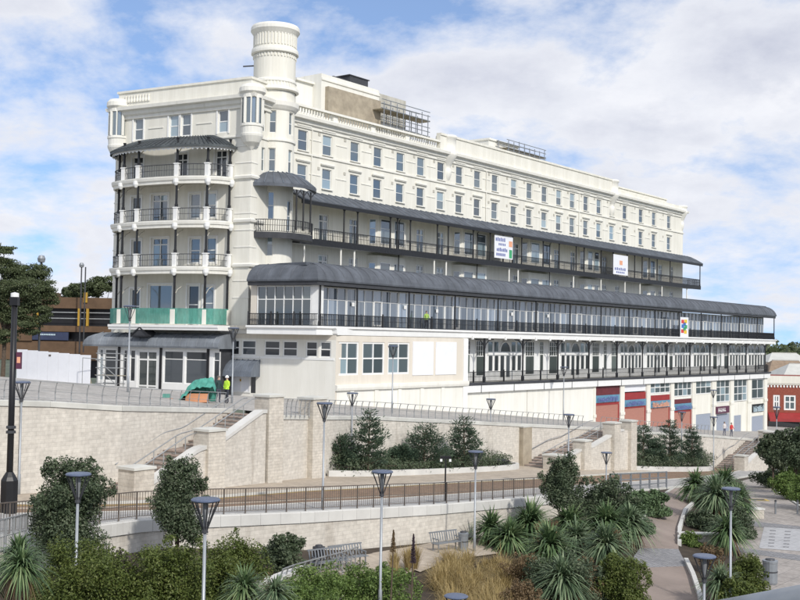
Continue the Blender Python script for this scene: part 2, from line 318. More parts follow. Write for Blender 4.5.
for A, B, nm in ((P_rn, P_near, 'kerb'), (P_rf, back, 'far_kerb')):
    mb = MB(); mb.sweep([a[:2] for a in A], [(-.09, -.2), (-.09, .115), (.09, .115), (.09, -.2)], [a[2] for a in A]); mb.build(nm, 'coping', kind='structure')
for A, B in ((P_rn, P_rf), (P_rf, P_rn)):
    for d in (.35, .62): strip(toward(A, B, d), toward(A, B, d+.11), .006, 'yellow_line', 'yellow_line', kind='structure')
a_, b_ = toward(P_rn, P_rf, 2.3), toward(P_rn, P_rf, 2.75); strip(a_, b_, .005, 'drain_channel', 'foot_beige', kind='structure')
# garden in front of the lower wall
EX = np.array([p[0] for p in P_near]); EY = np.array([p[1] for p in P_near])
def smooth(t): t = min(1, max(0, t)); return t*t*(3-2*t)
def gz(X, Y):
    G_ = float(np.interp(X, [-40, -18, -10, -2, 5, 12, 20, 60], [6.4, 5.6, 5.0, 3.6, 3.0, 2.1, 2.0, 1.0])); ye = float(np.interp(X, EX, EY)); d = ye-Y
    r = smooth(1-d/22)*smooth((X-7)/7); return G_*(1-r)+(road(X, ye)-.02)*r
mb = MB(); xs = np.linspace(-45, 75, 121); rows = 40; idx = []
for X in xs:
    ye = float(np.interp(X, EX, EY))-.02
    for r in range(rows+1):
        Y = 6+(ye-6)*r/rows; mb.v.append((X, Y, gz(X, Y)))
for i in range(len(xs)-1):
    for r in range(rows): a = i*(rows+1)+r; mb.f.append((a, a+rows+1, a+rows+2, a+1))
mb.build('garden_ground', 'soil', kind='structure', smooth=True)
def ground_patch(name, left, right, mat, z=.05, nx=10, k=5, **kw):
    i = np.arange(len(left)); q = np.linspace(0, len(left)-1, (len(left)-1)*k+1); mb = MB(); W_ = []
    for t in q:
        lx, ly, rx, ry = [float(np.interp(t, i, [p[c] for p in side])) for side in (left, right) for c in (0, 1)]
        for j in range(nx+1):
            f = j/nx; p = hit(lx+(rx-lx)*f, ly+(ry-ly)*f, lambda X, Y: gz(X, Y)+z); mb.v.append(p)
    for a in range(len(q)-1):
        for j in range(nx): b = a*(nx+1)+j; mb.f.append((b, b+nx+1, b+nx+2, b+1))
    return mb.build(name, mat, kind='structure', **kw)
PL = [(674, 488.5), (660, 498), (651, 507), (643, 522), (640, 548)]; PR = [(703, 486), (699, 499), (684, 513), (678.5, 531), (678.5, 549)]
ground_patch('path', PL, PR, 'path_brown')
ground_patch('sett_band', [(640, 548), (634, 556), (630, 568)], [(678.5, 549), (682, 556), (688, 566)], 'setts', .055)
ground_patch('lower_path', [(630, 568), (640, 582), (644, 602), (640, 640)], [(688, 566), (694, 583), (702, 602), (708, 640)], 'path_brown')
ground_patch('plaza', [(741, 481), (751, 499), (749, 517), (733, 543), (742, 560), (760, 600), (765, 640)], [(757, 477), (776, 492), (802, 509), (850, 530), (930, 550), (1020, 580), (1060, 640)], 'plaza', .05, 18)
ground_patch('plaza_band', [(741, 520), (740, 525)], [(835, 530), (850, 536)], 'setts', .06, 14)
ground_patch('plaza_band', [(736, 547), (738, 552)], [(862, 563), (866, 570)], 'setts', .06, 14)
blocks('plaza_light', (.46, .46, .465), (.43, .43, .435), (.30, .30, .30), .9, .9, flat=True, msize=.014, bumpk=.2, vary=.3)
ground_patch('pale_paving', [(764, 527), (759, 548)], [(828, 531), (838, 554)], 'plaza_light', .062, 8)
for r_ in range(6):
    for c_ in range(2): ground_patch('paving_mark', [(770+c_*15-r_*.4, 530+r_*3.1+c_*.8), (769.8+c_*15-r_*.4, 530.9+r_*3.1+c_*.8)], [(776+c_*15-r_*.4, 530.3+r_*3.1+c_*.8), (775.8+c_*15-r_*.4, 531.2+r_*3.1+c_*.8)], 'setts', .068, 2, 1)
ie = next(i for i, p in enumerate(P_near) if p[0] > 15.2); mb = MB(); mb.sweep([p[:2] for p in P_near[ie:]], [(.12, -.7), (.12, .105), (-.12, .105), (-.12, -.7)], [p[2] for p in P_near[ie:]]); mb.build('near_kerb', 'coping', kind='structure')
def px_path(pts, h, k=4): return [hit(x, y, h) for x, y in fine([p[0] for p in pts], [p[1] for p in pts], k)]
def kerbline(name, pts, w, ht, mat, h=None, **kw):
    A = px_path(pts, h or gz); mb = MB(); mb.sweep([a[:2] for a in A], [(-w/2, -.3), (-w/2, ht), (w/2, ht), (w/2, -.3)], [a[2] for a in A]); return mb.build(name, mat, **kw)
kerbline('path_kerb', [(700, 499), (685, 513), (679.5, 531), (679.5, 546)], .22, .28, 'coping_white', kind='structure')
kerbline('path_kerb', [(686, 563), (693, 578), (699, 596), (706, 630)], .22, .28, 'coping_white', kind='structure')
kerbline('path_kerb', [(673, 489), (659, 498), (650, 507), (642, 522)], .16, .12, 'coping', kind='structure')
kerbline('path_kerb', [(757, 477), (776, 491.5), (802, 508), (850, 529)], .16, .12, 'coping', kind='structure')
ground_patch('bench_paving', [(255, 592), (290, 568), (330, 560), (375, 553)], [(330, 610), (352, 588), (395, 578), (425, 566)], 'foot_beige', .05)
ground_patch('bench_paving', [(372, 553), (430, 543), (492, 538)], [(420, 572), (450, 560), (500, 553)], 'foot_beige', .052)
# upper terrace and the street behind it
mb = MB(); ts = [-60, -30, 0, 15, 30, 36.8, 41, 47.4, 51, 55, 58, 62, 70, 80, 90, 98, 104, 110, 118, 125, 133, 140, 150, 165, 185, 215]
wl = lambda t: float(np.interp(t, [-60, 36.8, 47.4, 47.5, 54.9, 62, 98, 215], [47, 47.1, 49.9, 47.3, 49.2, 51.4, 51.6, 51.6]))
ms = [0, .12, .25, .4, .6, .8, 1]
for t in ts:
    for q in ms:
        m0 = wl(t); m = m0+(150-m0)*q*q; X, Y = tm(t, m); mb.v.append((X, Y, terr(X, Y)))
for i in range(len(ts)-1):
    for j in range(len(ms)-1): a = i*len(ms)+j; mb.f.append((a, a+len(ms), a+len(ms)+1, a+1))
mb.build('terrace', 'terrace_paving', kind='structure')
mb = MB()
for i in range(14):
    t0, t1 = -20+i*6, -14+i*6
    q = [tm(t0, 74), tm(t1, 74), tm(t1, 82), tm(t0, 82)]
    if t1 <= 54: mb.quad(*[(x, y, terr(x, y)+.03) for x, y in q])
mb.build('street', 'asphalt', kind='structure')
# ------------------------------------------------------------------ retaining walls
def block_wall(name, label, tmpath, top, bottom, thick=.45, cop=True, cat='retaining wall', over=.0, group=None, mat='stone_wall'):
    """tmpath front face; top/bottom: functions of X,Y"""
    pts = []
    for (a, b) in zip(tmpath[:-1], tmpath[1:]):
        k = max(1, int(abs(b[0]-a[0])/2.0)); pts += [(a[0]+(b[0]-a[0])*i/k, a[1]+(b[1]-a[1])*i/k) for i in range(k)]
    pts.append(tmpath[-1]); P = [tm(*p) for p in pts]; zt = [top(*p) for p in P]; root = thing(name, label, cat, (P[0][0], P[0][1], bottom(*P[0])), group=group); inv = Vector(root.location)
    loc = (-inv.x, -inv.y, -inv.z); mb = MB(); n = len(P)
    mb.sweep(P, [(0, -9), (0, 0), (-thick, 0), (-thick, -9)], zt); mb.build('masonry', mat, root, loc)
    if cop:
        mbs = None; i = 0
        while i < n-1:
            j = min(n-1, i+1); mbs = MB(); e = .006; a, b = Vector(P[i]), Vector(P[j]); d = (b-a); ln = d.length; d = d/ln; q = [tuple(a+d*e), tuple(b-d*e)]
            mbs.sweep(q, [(.07, .002), (.07, .24), (.04, .28), (-thick-.05, .28), (-thick-.05, .002)], [zt[i], zt[j]]); mbs.build('coping_stone', 'coping', root, loc); i = j
    return root
grd = lambda X, Y: road(X, Y)
block_wall('retaining_wall', 'long pale stone block wall with concrete coping below the white hoarding', [(-20, 47), (28, 47), (36.8, 47.1), (47.4, 49.9)], lambda X, Y: terr(X, Y)-.25, grd)
block_wall('retaining_wall', 'pale block wall running behind the pine trees up to the beige pier', [(47.9, 47.35), (54.9, 49.15), (62, 51.3), (80, 51.6), (98.4, 51.6)], lambda X, Y: terr(X, Y)-.25, grd)
block_wall('retaining_wall', 'pale block wall behind the planted bed below the shuttered shops', [(98.5, 51.6), (112, 51.6), (128, 51.6), (142, 51.6)], lambda X, Y: terr(X, Y)-.25, grd)
mb = MB(); r_ = thing('wall_pier', 'flat beige stone pier set against the wall beside the middle staircase', 'pier', (*tm(84.5, 51.3), road(*tm(84.5, 51.3))))
mb.box(-.75, .75, -.12, .3, -.5, terr(*tm(84.5, 51.5))-road(*tm(84.5, 51.3))-.27); mb.build('masonry', 'brick_render', r_, rz=FA.a); mb = MB(); mb.box(-.8, .8, -.16, .34, 0, .12); mb.build('cap', 'coping', r_, (0, 0, terr(*tm(84.5, 51.5))-road(*tm(84.5, 51.3))-.26), FA.a)
# lower wall that carries the road
i_end = next(i for i, p in enumerate(P_near) if p[0] > 15.5); LW = P_near[:i_end]
r_ = thing('lower_wall', 'low pale stone wall with light coping in front of the road, behind the flower beds', 'retaining wall', (LW[0][0], LW[0][1], gz(*LW[0][:2])))
loc = tuple(-v for v in r_.location); mb = MB(); mb.sweep([p[:2] for p in LW], [(-.02, -6), (-.02, -.38), (-.45, -.38), (-.45, -6)], [p[2] for p in LW]); mb.build('masonry', 'stone_wall', r_, loc)
for i in range(0, len(LW)-1, 1):
    a, b = Vector(LW[i][:2]), Vector(LW[i+1][:2]); d = (b-a).normalized(); mb = MB(); mb.sweep([tuple(a+d*.006), tuple(b-d*.006)], [(.06, -.379), (.06, .10), (.03, .14), (-.5, .14), (-.5, -.379)], [LW[i][2], LW[i+1][2]]); mb.build('coping_stone', 'coping_white', r_, loc)
# ------------------------------------------------------------------ staircases
def pier(root, t, m, top, size=1.25, loc=(0, 0, 0)):
    X, Y = tm(t, m); zb = road(X, Y)-.5; mb = MB(); h = size/2; R = Matrix.Rotation(FA.a, 3, 'Z')
    mb.box(-h, h, -h, h, 0, top-zb); p = mb.build('pier', 'stone_pier', root, (X+loc[0], Y+loc[1], zb+loc[2]), FA.a)
    mb = MB(); q = h+.08; mb.add([(-q, -q, 0), (q, -q, 0), (q, q, 0), (-q, q, 0), (-q, -q, .13), (q, -q, .13), (q, q, .13), (-q, q, .13), (-q*.4, -q*.4, .2), (q*.4, -q*.4, .2), (q*.4, q*.4, .2), (-q*.4, q*.4, .2)], [(0, 3, 2, 1), (0, 1, 5, 4), (1, 2, 6, 5), (2, 3, 7, 6), (3, 0, 4, 7), (4, 5, 9, 8), (5, 6, 10, 9), (6, 7, 11, 10), (7, 4, 8, 11), (8, 9, 10, 11)])
    mb.build('cap', 'coping', p, (0, 0, top-zb+.002))
def staircase(label, t0, t1, mf, mbk, n, piers, end=None):
    X0, Y0 = tm(t0, mf(t0)); z0 = road(X0, Y0)+.1; X1, Y1 = tm(t1, mf(t1)); z1 = terr(X1, Y1); root = thing('staircase', label, 'staircase', (X0, Y0, z0), group='stone staircases up to the terrace'); loc = (-X0, -Y0, -z0)
    land = (t1-t0)*.12; tr = (t1-t0-land)/n; edge = []; t = t0
    for i in range(n):
        if i == n//2: t += land
        ta, tb = t, t+tr+(land if i == n//2-1 else 0)+.03; zt = z0+(z1-z0)*(i+1)/n; mb = MB()
        poly = [tm(ta, mf(ta)+.2), tm(tb, mf(tb)+.2), tm(tb, mbk(tb)-.02), tm(ta, mbk(ta)-.02)]
        mb.prism(poly, zt-(z1-z0)/n-.5, zt-.05); st = mb.build('step', 'concrete', root, loc)
        mb = MB(); poly = [tm(ta-.04, mf(ta)+.2), tm(tb, mf(tb)+.2), tm(tb, mbk(tb)-.02), tm(ta-.04, mbk(ta)-.02)]; mb.prism(poly, zt-.048, zt); mb.build('tread', 'brown_step', st); edge.append((ta, zt)); t += tr
    edge.append((t1, z1)); te = [e[0] for e in edge]; ze = [e[1] for e in edge]; zf = lambda t: float(np.interp(t, te, ze))
    # outer wall with raking coping
    tl = [t0+(t1-t0)*i/24 for i in range(25)]; P = [tm(t, mf(t)) for t in tl]; mb = MB(); mb.sweep(P, [(.25, -9), (.25, 0), (-.2, 0), (-.2, -9)], [zf(t)+.12 for t in tl]); mb.build('outer_wall', 'stone_wall', root, loc)
    for i in range(0, 24, 3):
        mb = MB(); mb.sweep(P[i:i+4], [(.33, 0.002), (.33, .2), (-.27, .2), (-.27, 0.002)], [zf(t)+.12 for t in tl[i:i+4]]); mb.build('coping_stone', 'coping_white', root, loc)
    for (t, m, dz) in piers: pier(root, t, m, zf(min(max(t, t0), t1))+dz, loc=loc)
    for mm, off in ((mbk, -.15), (mf, 1.35), (mf, .55)):
        mb = MB(); pts = [(*tm(t, mm(t)+off), zf(t)+.95) for t in tl[1:]]; mb.tube(pts, .035, 5)
        if off > 0:
            for i in range(0, len(pts), 4): mb.tube([(pts[i][0], pts[i][1], pts[i][2]-1.0), pts[i]], .03, 5)
        mb.build('handrail', 'galv', root, loc)
    return root, loc, zf
M('brown_step', (.33, .26, .22), .9, .2, 2, .2, 12, co='World')
mf1 = lambda t: 44.25+(t-35.6)*.254
R1, L1, z1f = staircase('long stone staircase with three piers climbing to the green canopied door', 36.0, 47.4, mf1, lambda t: mf1(t)+2.75, 20, [(35.6, 44.25, 1.2), (41.9, mf1(41.9), 1.0), (48.2, 47.5, 1.05)])
pier(R1, 53.6, 48.85, 10.0, 1.3, L1)
R2, L2, z2f = staircase('middle stone staircase climbing to the painted shop fronts', 84, 97, lambda t: 48.3, lambda t: 51.5, 15, [(84.0, 48.3, 1.0), (89.2, 48.3, .9), (95.0, 48.3, 1.2), (98.6, 48.35, .95)])
mb = MB(); mb.sweep([tm(97, 48.3), tm(98.9, 48.3), tm(98.9, 51.5)], [(.25, -9), (.25, 0), (-.2, 0), (-.2, -9)], [terr(*tm(97, 48.3))+.15]*3); mb.build('end_wall', 'stone_wall', R2, L2)
R3, L3, z3f = staircase('stone staircase beside the grey shuttered end shop', 128.5, 139, lambda t: 48.3, lambda t: 51.5, 14, [(128.3, 48.3, 1.5), (138.2, 48.3, 1.3), (141.5, 50.2, 1.1)])
mb = MB(); mb.sweep([tm(139, 48.3), tm(143, 48.3), tm(143, 52)], [(.25, -9), (.25, 0), (-.2, 0), (-.2, -9)], [terr(*tm(139, 48.3))+.15]*3); mb.build('end_wall', 'stone_wall', R3, L3)
# planted beds on the far footway
def bed(label, poly):
    P = [tm(*p) for p in poly]; root = thing('planter_bed', label, 'planter', (P[0][0], P[0][1], road(*P[0]))); loc = tuple(-v for v in root.location); mb = MB()
    mb.prism(P, lambda x, y: road(x, y)-.3, lambda x, y: road(x, y)+.38); mb.build('soil_bed', 'soil', root, loc)
    mb = MB(); mb.sweep(P, [(-.12, -.3), (-.12, .5), (.12, .5), (.12, -.3)], [road(*p) for p in P]); mb.build('kerb_wall', 'coping_white', root, loc)
bed('curved raised bed with pale kerb under the pine trees', [(55.4, 49.0), (57, 48.4), (59.5, 48.0), (64, 47.8), (70, 47.9), (75, 48.2), (78, 48.7), (80, 49.4), (81.2, 50.3), (81.4, 51.5)])
bed('raised bed with pale kerb below the painted shops', [(99.2, 47.9), (104, 47.6), (112, 47.7), (118, 48.2), (122, 49.2), (124, 50.4), (124.2, 51.5)])
# ================================================================== THE HOTEL
HT = thing('hotel', 'large cream seafront hotel with round turret, iron balconies and long glazed gallery', 'hotel', (FA.O[0], FA.O[1], 0), FA.a)
wl_ = FA.loc(*WI.O); W_LOC = (wl_[0], -wl_[1], 0.); W_RZ = WI.a-FA.a
def fb(mb, name, mat, parent=None, **k): return mb.build(name, mat, parent or HT, **k)              # in the facade's frame
def wb(mb, name, mat, **k): return mb.build(name, mat, HT, W_LOC, W_RZ, **k)                        # in the wing's frame
def fr_loc(wing, s, o, z):
    if not wing: return (s, -o, z)
    c, s_ = math.cos(W_RZ), math.sin(W_RZ); return (W_LOC[0]+c*s+s_*o, W_LOC[1]+s_*s-c*o, z)
WCACHE = {}
def win(s, o, z0, w, h, xs=(0, 1), zs=(0, .5, 1), bar=.075, wing=False, rz=0., glass='glass', fmat='white_paint', name='window', sill=False, dep=.09, skip=(), parent=None):
    key = (round(w, 2), round(h, 2), tuple(xs), tuple(zs), bar, fmat, dep)
    if key not in WCACHE:
        mb = MB(); X = [-w/2+w*x for x in xs]; Z = [h*z for z in zs]
        for i, x in enumerate(X):
            k = bar*(1. if i in (0, len(X)-1) else .7); a = x if i == 0 else (x-k if i == len(X)-1 else x-k/2); mb.box(a, a+k, 0, dep, 0, h)
        for i, z in enumerate(Z):
            k = bar*(1. if i in (0, len(Z)-1) else .75); a = z if i == 0 else (z-k if i == len(Z)-1 else z-k/2); mb.box(-w/2+bar, w/2-bar, .012, dep-.012, a, a+k)
        fm = mb.mesh('window', fmat); ps = []
        for i in range(len(X)-1):
            for j in range(len(Z)-1):
                m2 = MB(); m2.quad((X[i]+.02, 0, Z[j]+.02), (X[i+1]-.02, 0, Z[j]+.02), (X[i+1]-.02, 0, Z[j+1]-.02), (X[i]+.02, 0, Z[j+1]-.02)); ps.append(m2.v)
        sm = None
        m3 = MB(); m3.box(-w/2-.12, w/2+.12, -.3, 0, -.1, 0); sm = m3.mesh('sill', 'stucco_white'); WCACHE[key] = (fm, ps, sm, {})
    fm, ps, sm, pm = WCACHE[key]; f = link(name, fm, parent or HT, fr_loc(wing, s, o, z0), (W_RZ if wing else 0)+rz)
    if glass not in pm:
        pm[glass] = []
        for v in ps:
            m2 = MB(); m2.v = v; m2.f = [(0, 1, 2, 3)]; pm[glass].append(m2.mesh('pane', glass))
    for i, me in enumerate(pm[glass]):
        if i in skip: continue
        link('pane', me, f, (0, dep*.5+(.025 if i % 2 else 0), 0))
    if sill: link('sill', sm, f)
    return f
CO = 36.15      # cornice height
# ---- main block
PXW = [303, 327.5, 355, 378, 400.5, 421, 441, 459.5, 477.5, 495, 514, 529.5, 544.5, 559, 572.5, 586, 599, 612, 625, 641, 654, 669]
S1 = [FA.s(p, np.interp(p, [297, 669], [139, 222]), 0) for p in PXW]; SE = 96.0
ops = []
for s in S1: ops += [(s-.72, s+.72, 32.78, 34.82), (s-.72, s+.72, 29.3, 31.35)]
DPX = [374/4+230, 495/4+230, 762/4+230, 420, 441, 512, 516.5, 557, 573, 604, 634, 664]      # french doors on the third floor
DPX = [323.5, 353.7, 420.5, 441, 516.5, 557.3, 573.5, 605, 618, 640, 661, 672]
SD = sorted(FA.s(p, 240, 0) for p in DPX)
BAYPX = [(371, 407), (456, 488), (524, 552), (582, 600), (645, 656)]; BAYS = [(FA.s(a, 245, .6), FA.s(b, 250, .6)) for a, b in BAYPX]
inbay = lambda s: any(a-.8 < s < b+.8 for a, b in BAYS)
SD = [s for s in SD if not inbay(s)]
for s in SD: ops += [(s-.75, s+.75, 23.72, 26.7), (s-.75, s+.75, 19.7, 22.55)]
mb = MB(); mb.wall(-3, SE, 12, CO, ops); fb(mb, 'front_wall', 'stucco')
mb = MB(); mb.box(-3, SE, .26, 17, 10, CO-.02); mb.quad((SE, 0, 10), (SE, .27, 10), (SE, .27, CO), (SE, 0, CO)); fb(mb, 'rear_block', 'stucco')
for i, s in enumerate(S1):
    for z in (32.78, 29.3):
        f = win(s, -.1, z, 1.44, 2.04, sill=True)
        mb = MB()
        mb.box(-1.05, 1.05, -.22, .0, 2.42, 2.54); mb.box(-1.0, 1.0, -.16, .0, 2.34, 2.42); mb.build('hood_mould', 'stucco_white', f, (0, -.1, 0))
for a, b in zip(S1[:-1], S1[1:]):
    m = (a+b)/2
    for z in (34.0, 30.5):
        mb = MB(); mb.box(-.85, .85, -.06, .01, 0, .1); fb(mb, 'panel_moulding', 'stucco_white').location = (m, 0, z)
        mb = MB(); mb.box(-.16, .16, -.05, .01, 0, .3); fb(mb, 'air_vent', 'stucco_grey').location = (m+.55, 0, z+.62)
FPATH = [(-1.5, 0), (SE, 0), (SE, 17)]
def fsweep(path, prof, name, mat): mb = MB(); mb.sweep(path, prof); return fb(mb, name, mat)
fsweep(FPATH, [(.02, 32.35), (.14, 32.4), (.14, 32.58), (.02, 32.62)], 'string_course', 'stucco_white')
fsweep(FPATH, [(.02, 35.0), (.15, 35.05), (.15, 35.3), (.35, 35.45), (.4, 35.75), (.75, 35.85), (.8, CO), (.1, CO+.02)], 'cornice', 'stucco_white')
# balustrade, raised parapet, low parapet
fsweep([(1.6, -.15), (26.3, -.15)], [(.2, CO+.01), (.2, CO+.2), (-.2, CO+.2), (-.2, CO+.01)], 'balustrade_plinth', 'stucco_white')
fsweep([(1.6, -.15), (26.3, -.15)], [(.24, CO+.92), (.24, CO+1.15), (-.24, CO+1.15), (-.24, CO+.92)], 'balustrade_rail', 'stucco_white')
mb = MB(); s = 1.9
while s < 26:
    mb.lathe([(.09, CO+.2), (.13, CO+.4), (.07, CO+.7), (.1, CO+.92)], 6, s, .15); s += .42
tag(fb(mb, 'balusters', 'stucco_white'), kind='stuff')
for s in (8.0, 14.2, 20.3): mb = MB(); mb.box(s-.35, s+.35, -.1, .4, CO+.02, CO+1.22); fb(mb, 'balustrade_pier', 'stucco_white')
fsweep([(26.2, -.1), (70, -.1)], [(.25, CO+.02), (.25, CO+1.75), (.38, CO+1.8), (.38, CO+2.05), (-.3, CO+2.05), (-.3, CO+.02)], 'parapet', 'stucco')
fsweep([(70, -.1), (SE, -.1), (SE-.4, 16)], [(.2, CO+.02), (.2, CO+.7), (-.3, CO+.7), (-.3, CO+.02)], 'parapet', 'stucco')
fsweep([(71, .9), (91, .9)], [(.2, CO+.02), (.2, CO+1.3), (.35, CO+1.35), (.35, CO+1.55), (-.3, CO+1.55), (-.3, CO+.02)], 'parapet', 'stucco')
def bartizan(s, k=1., top=CO+2.05):
    mb = MB(); mb.lathe([(0, top+.02), (1.55*k, top), (1.6*k, top-.3), (1.45*k, top-.4), (1.45*k, CO+.05), (1.65*k, CO), (1.6*k, CO-.35), (1.25*k, CO-.8), (.8*k, CO-1.5), (.62*k, CO-1.75), (.8*k, CO-1.95), (.82*k, CO-2.5), (.6*k, CO-3.1), (.25*k, CO-3.5), (0, CO-3.7)], 20); return fb(mb, 'bartizan', 'stucco_white', smooth=True)
bartizan(28.4, .8).location = (28.4, .35, 0); bartizan(70.5, .8).location = (70.5, .35, 0); bartizan(95.4, .7, CO+.9).location = (SE-.3, .3, 0)
# ---- roof-top structures
rs = lambda p, y, o=-5.2: FA.px(p, y, o)
ra, rb_ = rs(321, 100)[0], rs(379, 110)[0]; rt, rk = rs(321, 73)[1], rs(330, 88)[1]
mb = MB(); mb.box(ra, rb_, 5.2, 13, CO-.1, rt); fb(mb, 'roof_block', 'stucco_white')
mb = MB(); mb.sweep([(ra, 5.2), (rb_, 5.2)], [(.0, rk+.6), (.12, rk+.65), (.12, rk+.85), (0, rk+.9)]); fb(mb, 'roof_moulding', 'stucco_white')
mb = MB(); mb.box(rs(325, 100)[0], rs(377.5, 110)[0], 4.7, 5.35, CO-.1, rk); fb(mb, 'brick_stack', 'brick_render')
mb = MB(); r0 = rs(296, 90, -6.5)[0]; mb.box(r0, ra, 6.5, 13, CO-.1, rs(310, 84, -6.5)[1]); mb.box(r0-.2, ra, 6.2, 13, rs(310, 84, -6.5)[1], rs(310, 82, -6.5)[1]); fb(mb, 'roof_block', 'stucco_white')
mb = MB(); v0, v1 = rs(354, 80)[0], rs(372, 84)[0]; mb.box(v0, v1, 5.8, 8, rt, rt+.95); mb.box(v0-.2, v1+.2, 5.7, 8.1, rt+.95, rt+1.05); fb(mb, 'roof_vent', 'dark_metal')
mb = MB(); mb.box(v0-2.6, v0-.6, 6, 8, rt, rt+.4); fb(mb, 'roof_vent', 'dark_metal')
mb = MB(); mb.box(rb_, rs(411, 110)[0], 6, 12, CO-.1, rs(385, 95, -6)[1]); fb(mb, 'roof_block', 'stucco_grey')
mb = MB(); q0, q1, qt = rs(490.5, 150)[0], rs(520, 150)[0], rs(492, 138)[1]; mb.box(q0, q1, 5.5, 11, CO-.1, qt); mb.box(q0-.15, q1+.15, 5.3, 11.2, qt-.25, qt); fb(mb, 'roof_block', 'stucco_white')
def scaffold(label, s0, s1, y0, y1, z0, levels, lift, bay):
    root = thing('scaffold', label, 'scaffold', FA.w(s0, -y0, z0), FA.a, 'scaffolding'); n = max(1, round((s1-s0)/bay)); 
    for i in range(n+1):
        for y in (0, y1-y0):
            mb = MB(); mb.tube([(0, 0, 0), (0, 0, levels*lift+random.uniform(.6, 1.2))], .06, 5); mb.build('standard', 'steel_grey', root, (i*(s1-s0)/n, y, 0))
    for k in range(levels+1):
        for y in (0, y1-y0):
            for dz in ((0, .55, 1.05) if k else (0,)):
                mb = MB(); mb.tube([(-.4, y, k*lift+dz), (s1-s0+.4, y, k*lift+dz)], .055, 5); mb.build('ledger', 'steel_grey', root)
        if k:
            for j in range(4):
                mb = MB(); d = (y1-y0)/4; mb.box(-.5, s1-s0+.5, j*d+.02, (j+1)*d-.02, k*lift-.08, k*lift-.02); mb.build('board', 'scaffold_board', root)
    for i in range(n):
        mb = MB(); mb.tube([(i*(s1-s0)/n, -.05, 0), ((i+1)*(s1-s0)/n, -.05, lift)], .04, 5); mb.build('brace', 'galv', root)
    return root
scaffold('grey scaffolding with boards on the roof beside the brick stack', rs(380, 110, -4)[0], rs(424, 120, -4)[0], 3.4, 5.0, CO+.5, 2, 1.9, 1.25)
scaffold('small scaffold round the white block on the hotel roof', rs(506, 145, -4)[0], rs(542, 155, -4)[0], 3.6, 5.2, CO+1.1, 2, 1.35, 1.3)
# ---- canted bays on the balcony floors
for a, b in BAYS:
    w = b-a
    for z0, z1, hh in ((19.4, 23.0, 2.3), (23.7, 27.6, 2.7)):
        mb = MB(); poly = [(a, .02), (a+.75, -.95), (b-.75, -.95), (b, .02)]; mb.prism(poly, z0, z1); fb(mb, 'bay', 'stucco')
        nn = 1 if w < 4 else 2
        ww = (w-1.9)/nn
        for i in range(nn): win(a+.75+(w-1.5)*(i+.5)/nn, 1.03, z0+.55, ww*.8, hh, zs=(0, .62, 1), dep=.07)
        win(a+.375-.06, .53, z0+.5, .75, hh, zs=(0, .62, 1), dep=.07, rz=-math.atan2(.97, .75)); win(b-.375+.06, .53, z0+.5, .75, hh, zs=(0, .62, 1), dep=.07, rz=math.atan2(.97, .75))
for i, s in enumerate(SD):
    win(s, -.1, 23.74, 1.5, 2.95, xs=(0, .5, 1), zs=(0, .76, 1), bar=.15, name='french_door'); win(s, -.1, 19.7, 1.5, 2.84, xs=(0, .5, 1), zs=(0, .76, 1), bar=.15, name='french_door')
# ---- third floor balcony, canopy, posts, railings
BO = 2.5; BF = 23.65
fsweep([(.4, -.02), (SE+1.6, -.02)], [(BO, BF-.55), (BO+.03, BF+.03), (0, BF), (0, BF-.3)], 'balcony_deck', 'iron'); fsweep([(.5, -.02), (SE+1.5, -.02)], [(BO-.15, BF-.45), (BO-.15, BF-.4), (.02, BF-.305), (.02, BF-.36)], 'balcony_bounce_soffit', 'stucco_white')  # pale underside added below the deck to bounce light onto the wall
mb = MB()
prof = [(0, 28.75), (.8, 28.5), (1.7, 28.05), (2.75, 27.45), (2.75, 27.33), (1.7, 27.9), (0, 28.5)]
mb.sweep([(.4, -.02), (SE+1.9, -.02)], prof); fb(mb, 'balcony_canopy', 'lead'); fsweep([(.4, -.02), (SE+1.8, -.02)], [(2.62, 27.0), (2.74, 27.0), (2.76, 27.36), (2.62, 27.36)], 'canopy_fascia', 'iron'); fsweep([(.4, -.02), (SE+1.7, -.02)], [(.01, 28.46), (1.7, 27.86), (2.6, 27.34), (2.6, 27.3), (1.7, 27.8), (.01, 28.4)], 'canopy_bounce_soffit', 'stucco_white'); fsweep([(.5, -.02), (SE+1.4, -.02)], [(BO-.1, BF+.004), (BO-.1, BF+.03), (.02, BF+.03), (.02, BF+.004)], 'balcony_bounce_floor', 'stucco_grey')  # pale soffit and floor sheets added to brighten the wall under the canopy
mb = MB(); s = 3.
while s < SE+1.9:
    mb.tube([(s, -.02, 28.78), (s, -.82, 28.53), (s, -1.72, 28.08), (s, -2.77, 27.48)], .05, 4); s += 1.05
tag(fb(mb, 'canopy_seams', 'slate'), kind='stuff')
def rail_run(name, pts, h, mat, sp=.16, r=.018, parent=None, loc=(0, 0, 0), rz=0., mid=.55, scroll=False):
    """one run of iron railing: rails, fine bars"""
    mb = MB(); a, b = Vector(pts[0]), Vector(pts[-1])
    for z, k in ((h, .04), (.08, .03), (h*mid, .022)):
        for p, q in zip(pts[:-1], pts[1:]): mb.bar((p[0], p[1], p[2]+z), (q[0], q[1], q[2]+z), k*2, k*1.6)
    for p, q in zip(pts[:-1], pts[1:]):
        p, q = Vector(p), Vector(q); n = max(1, int((q-p).length/sp))
        for i in range(n):
            c = p.lerp(q, i/n); mb.bar((c.x, c.y, c.z+.05), (c.x, c.y, c.z+h), r*2)
    return mb.build(name, mat, parent or HT, loc, rz)
PBAL = sorted([FA.s(p, 240, BO) for p in (344.5, 358, 391, 398, 411, 438, 449, 474, 491, 504, 513.5, 522.5, 544, 560, 577, 585, 602, 614, 628, 635.5, 643, 650, 658, 671, 691)])
PBAL = [PBAL[0]]+[b for a, b in zip(PBAL[:-1], PBAL[1:]) if b-a > .9]; PBAL[-1] = SE+1.5
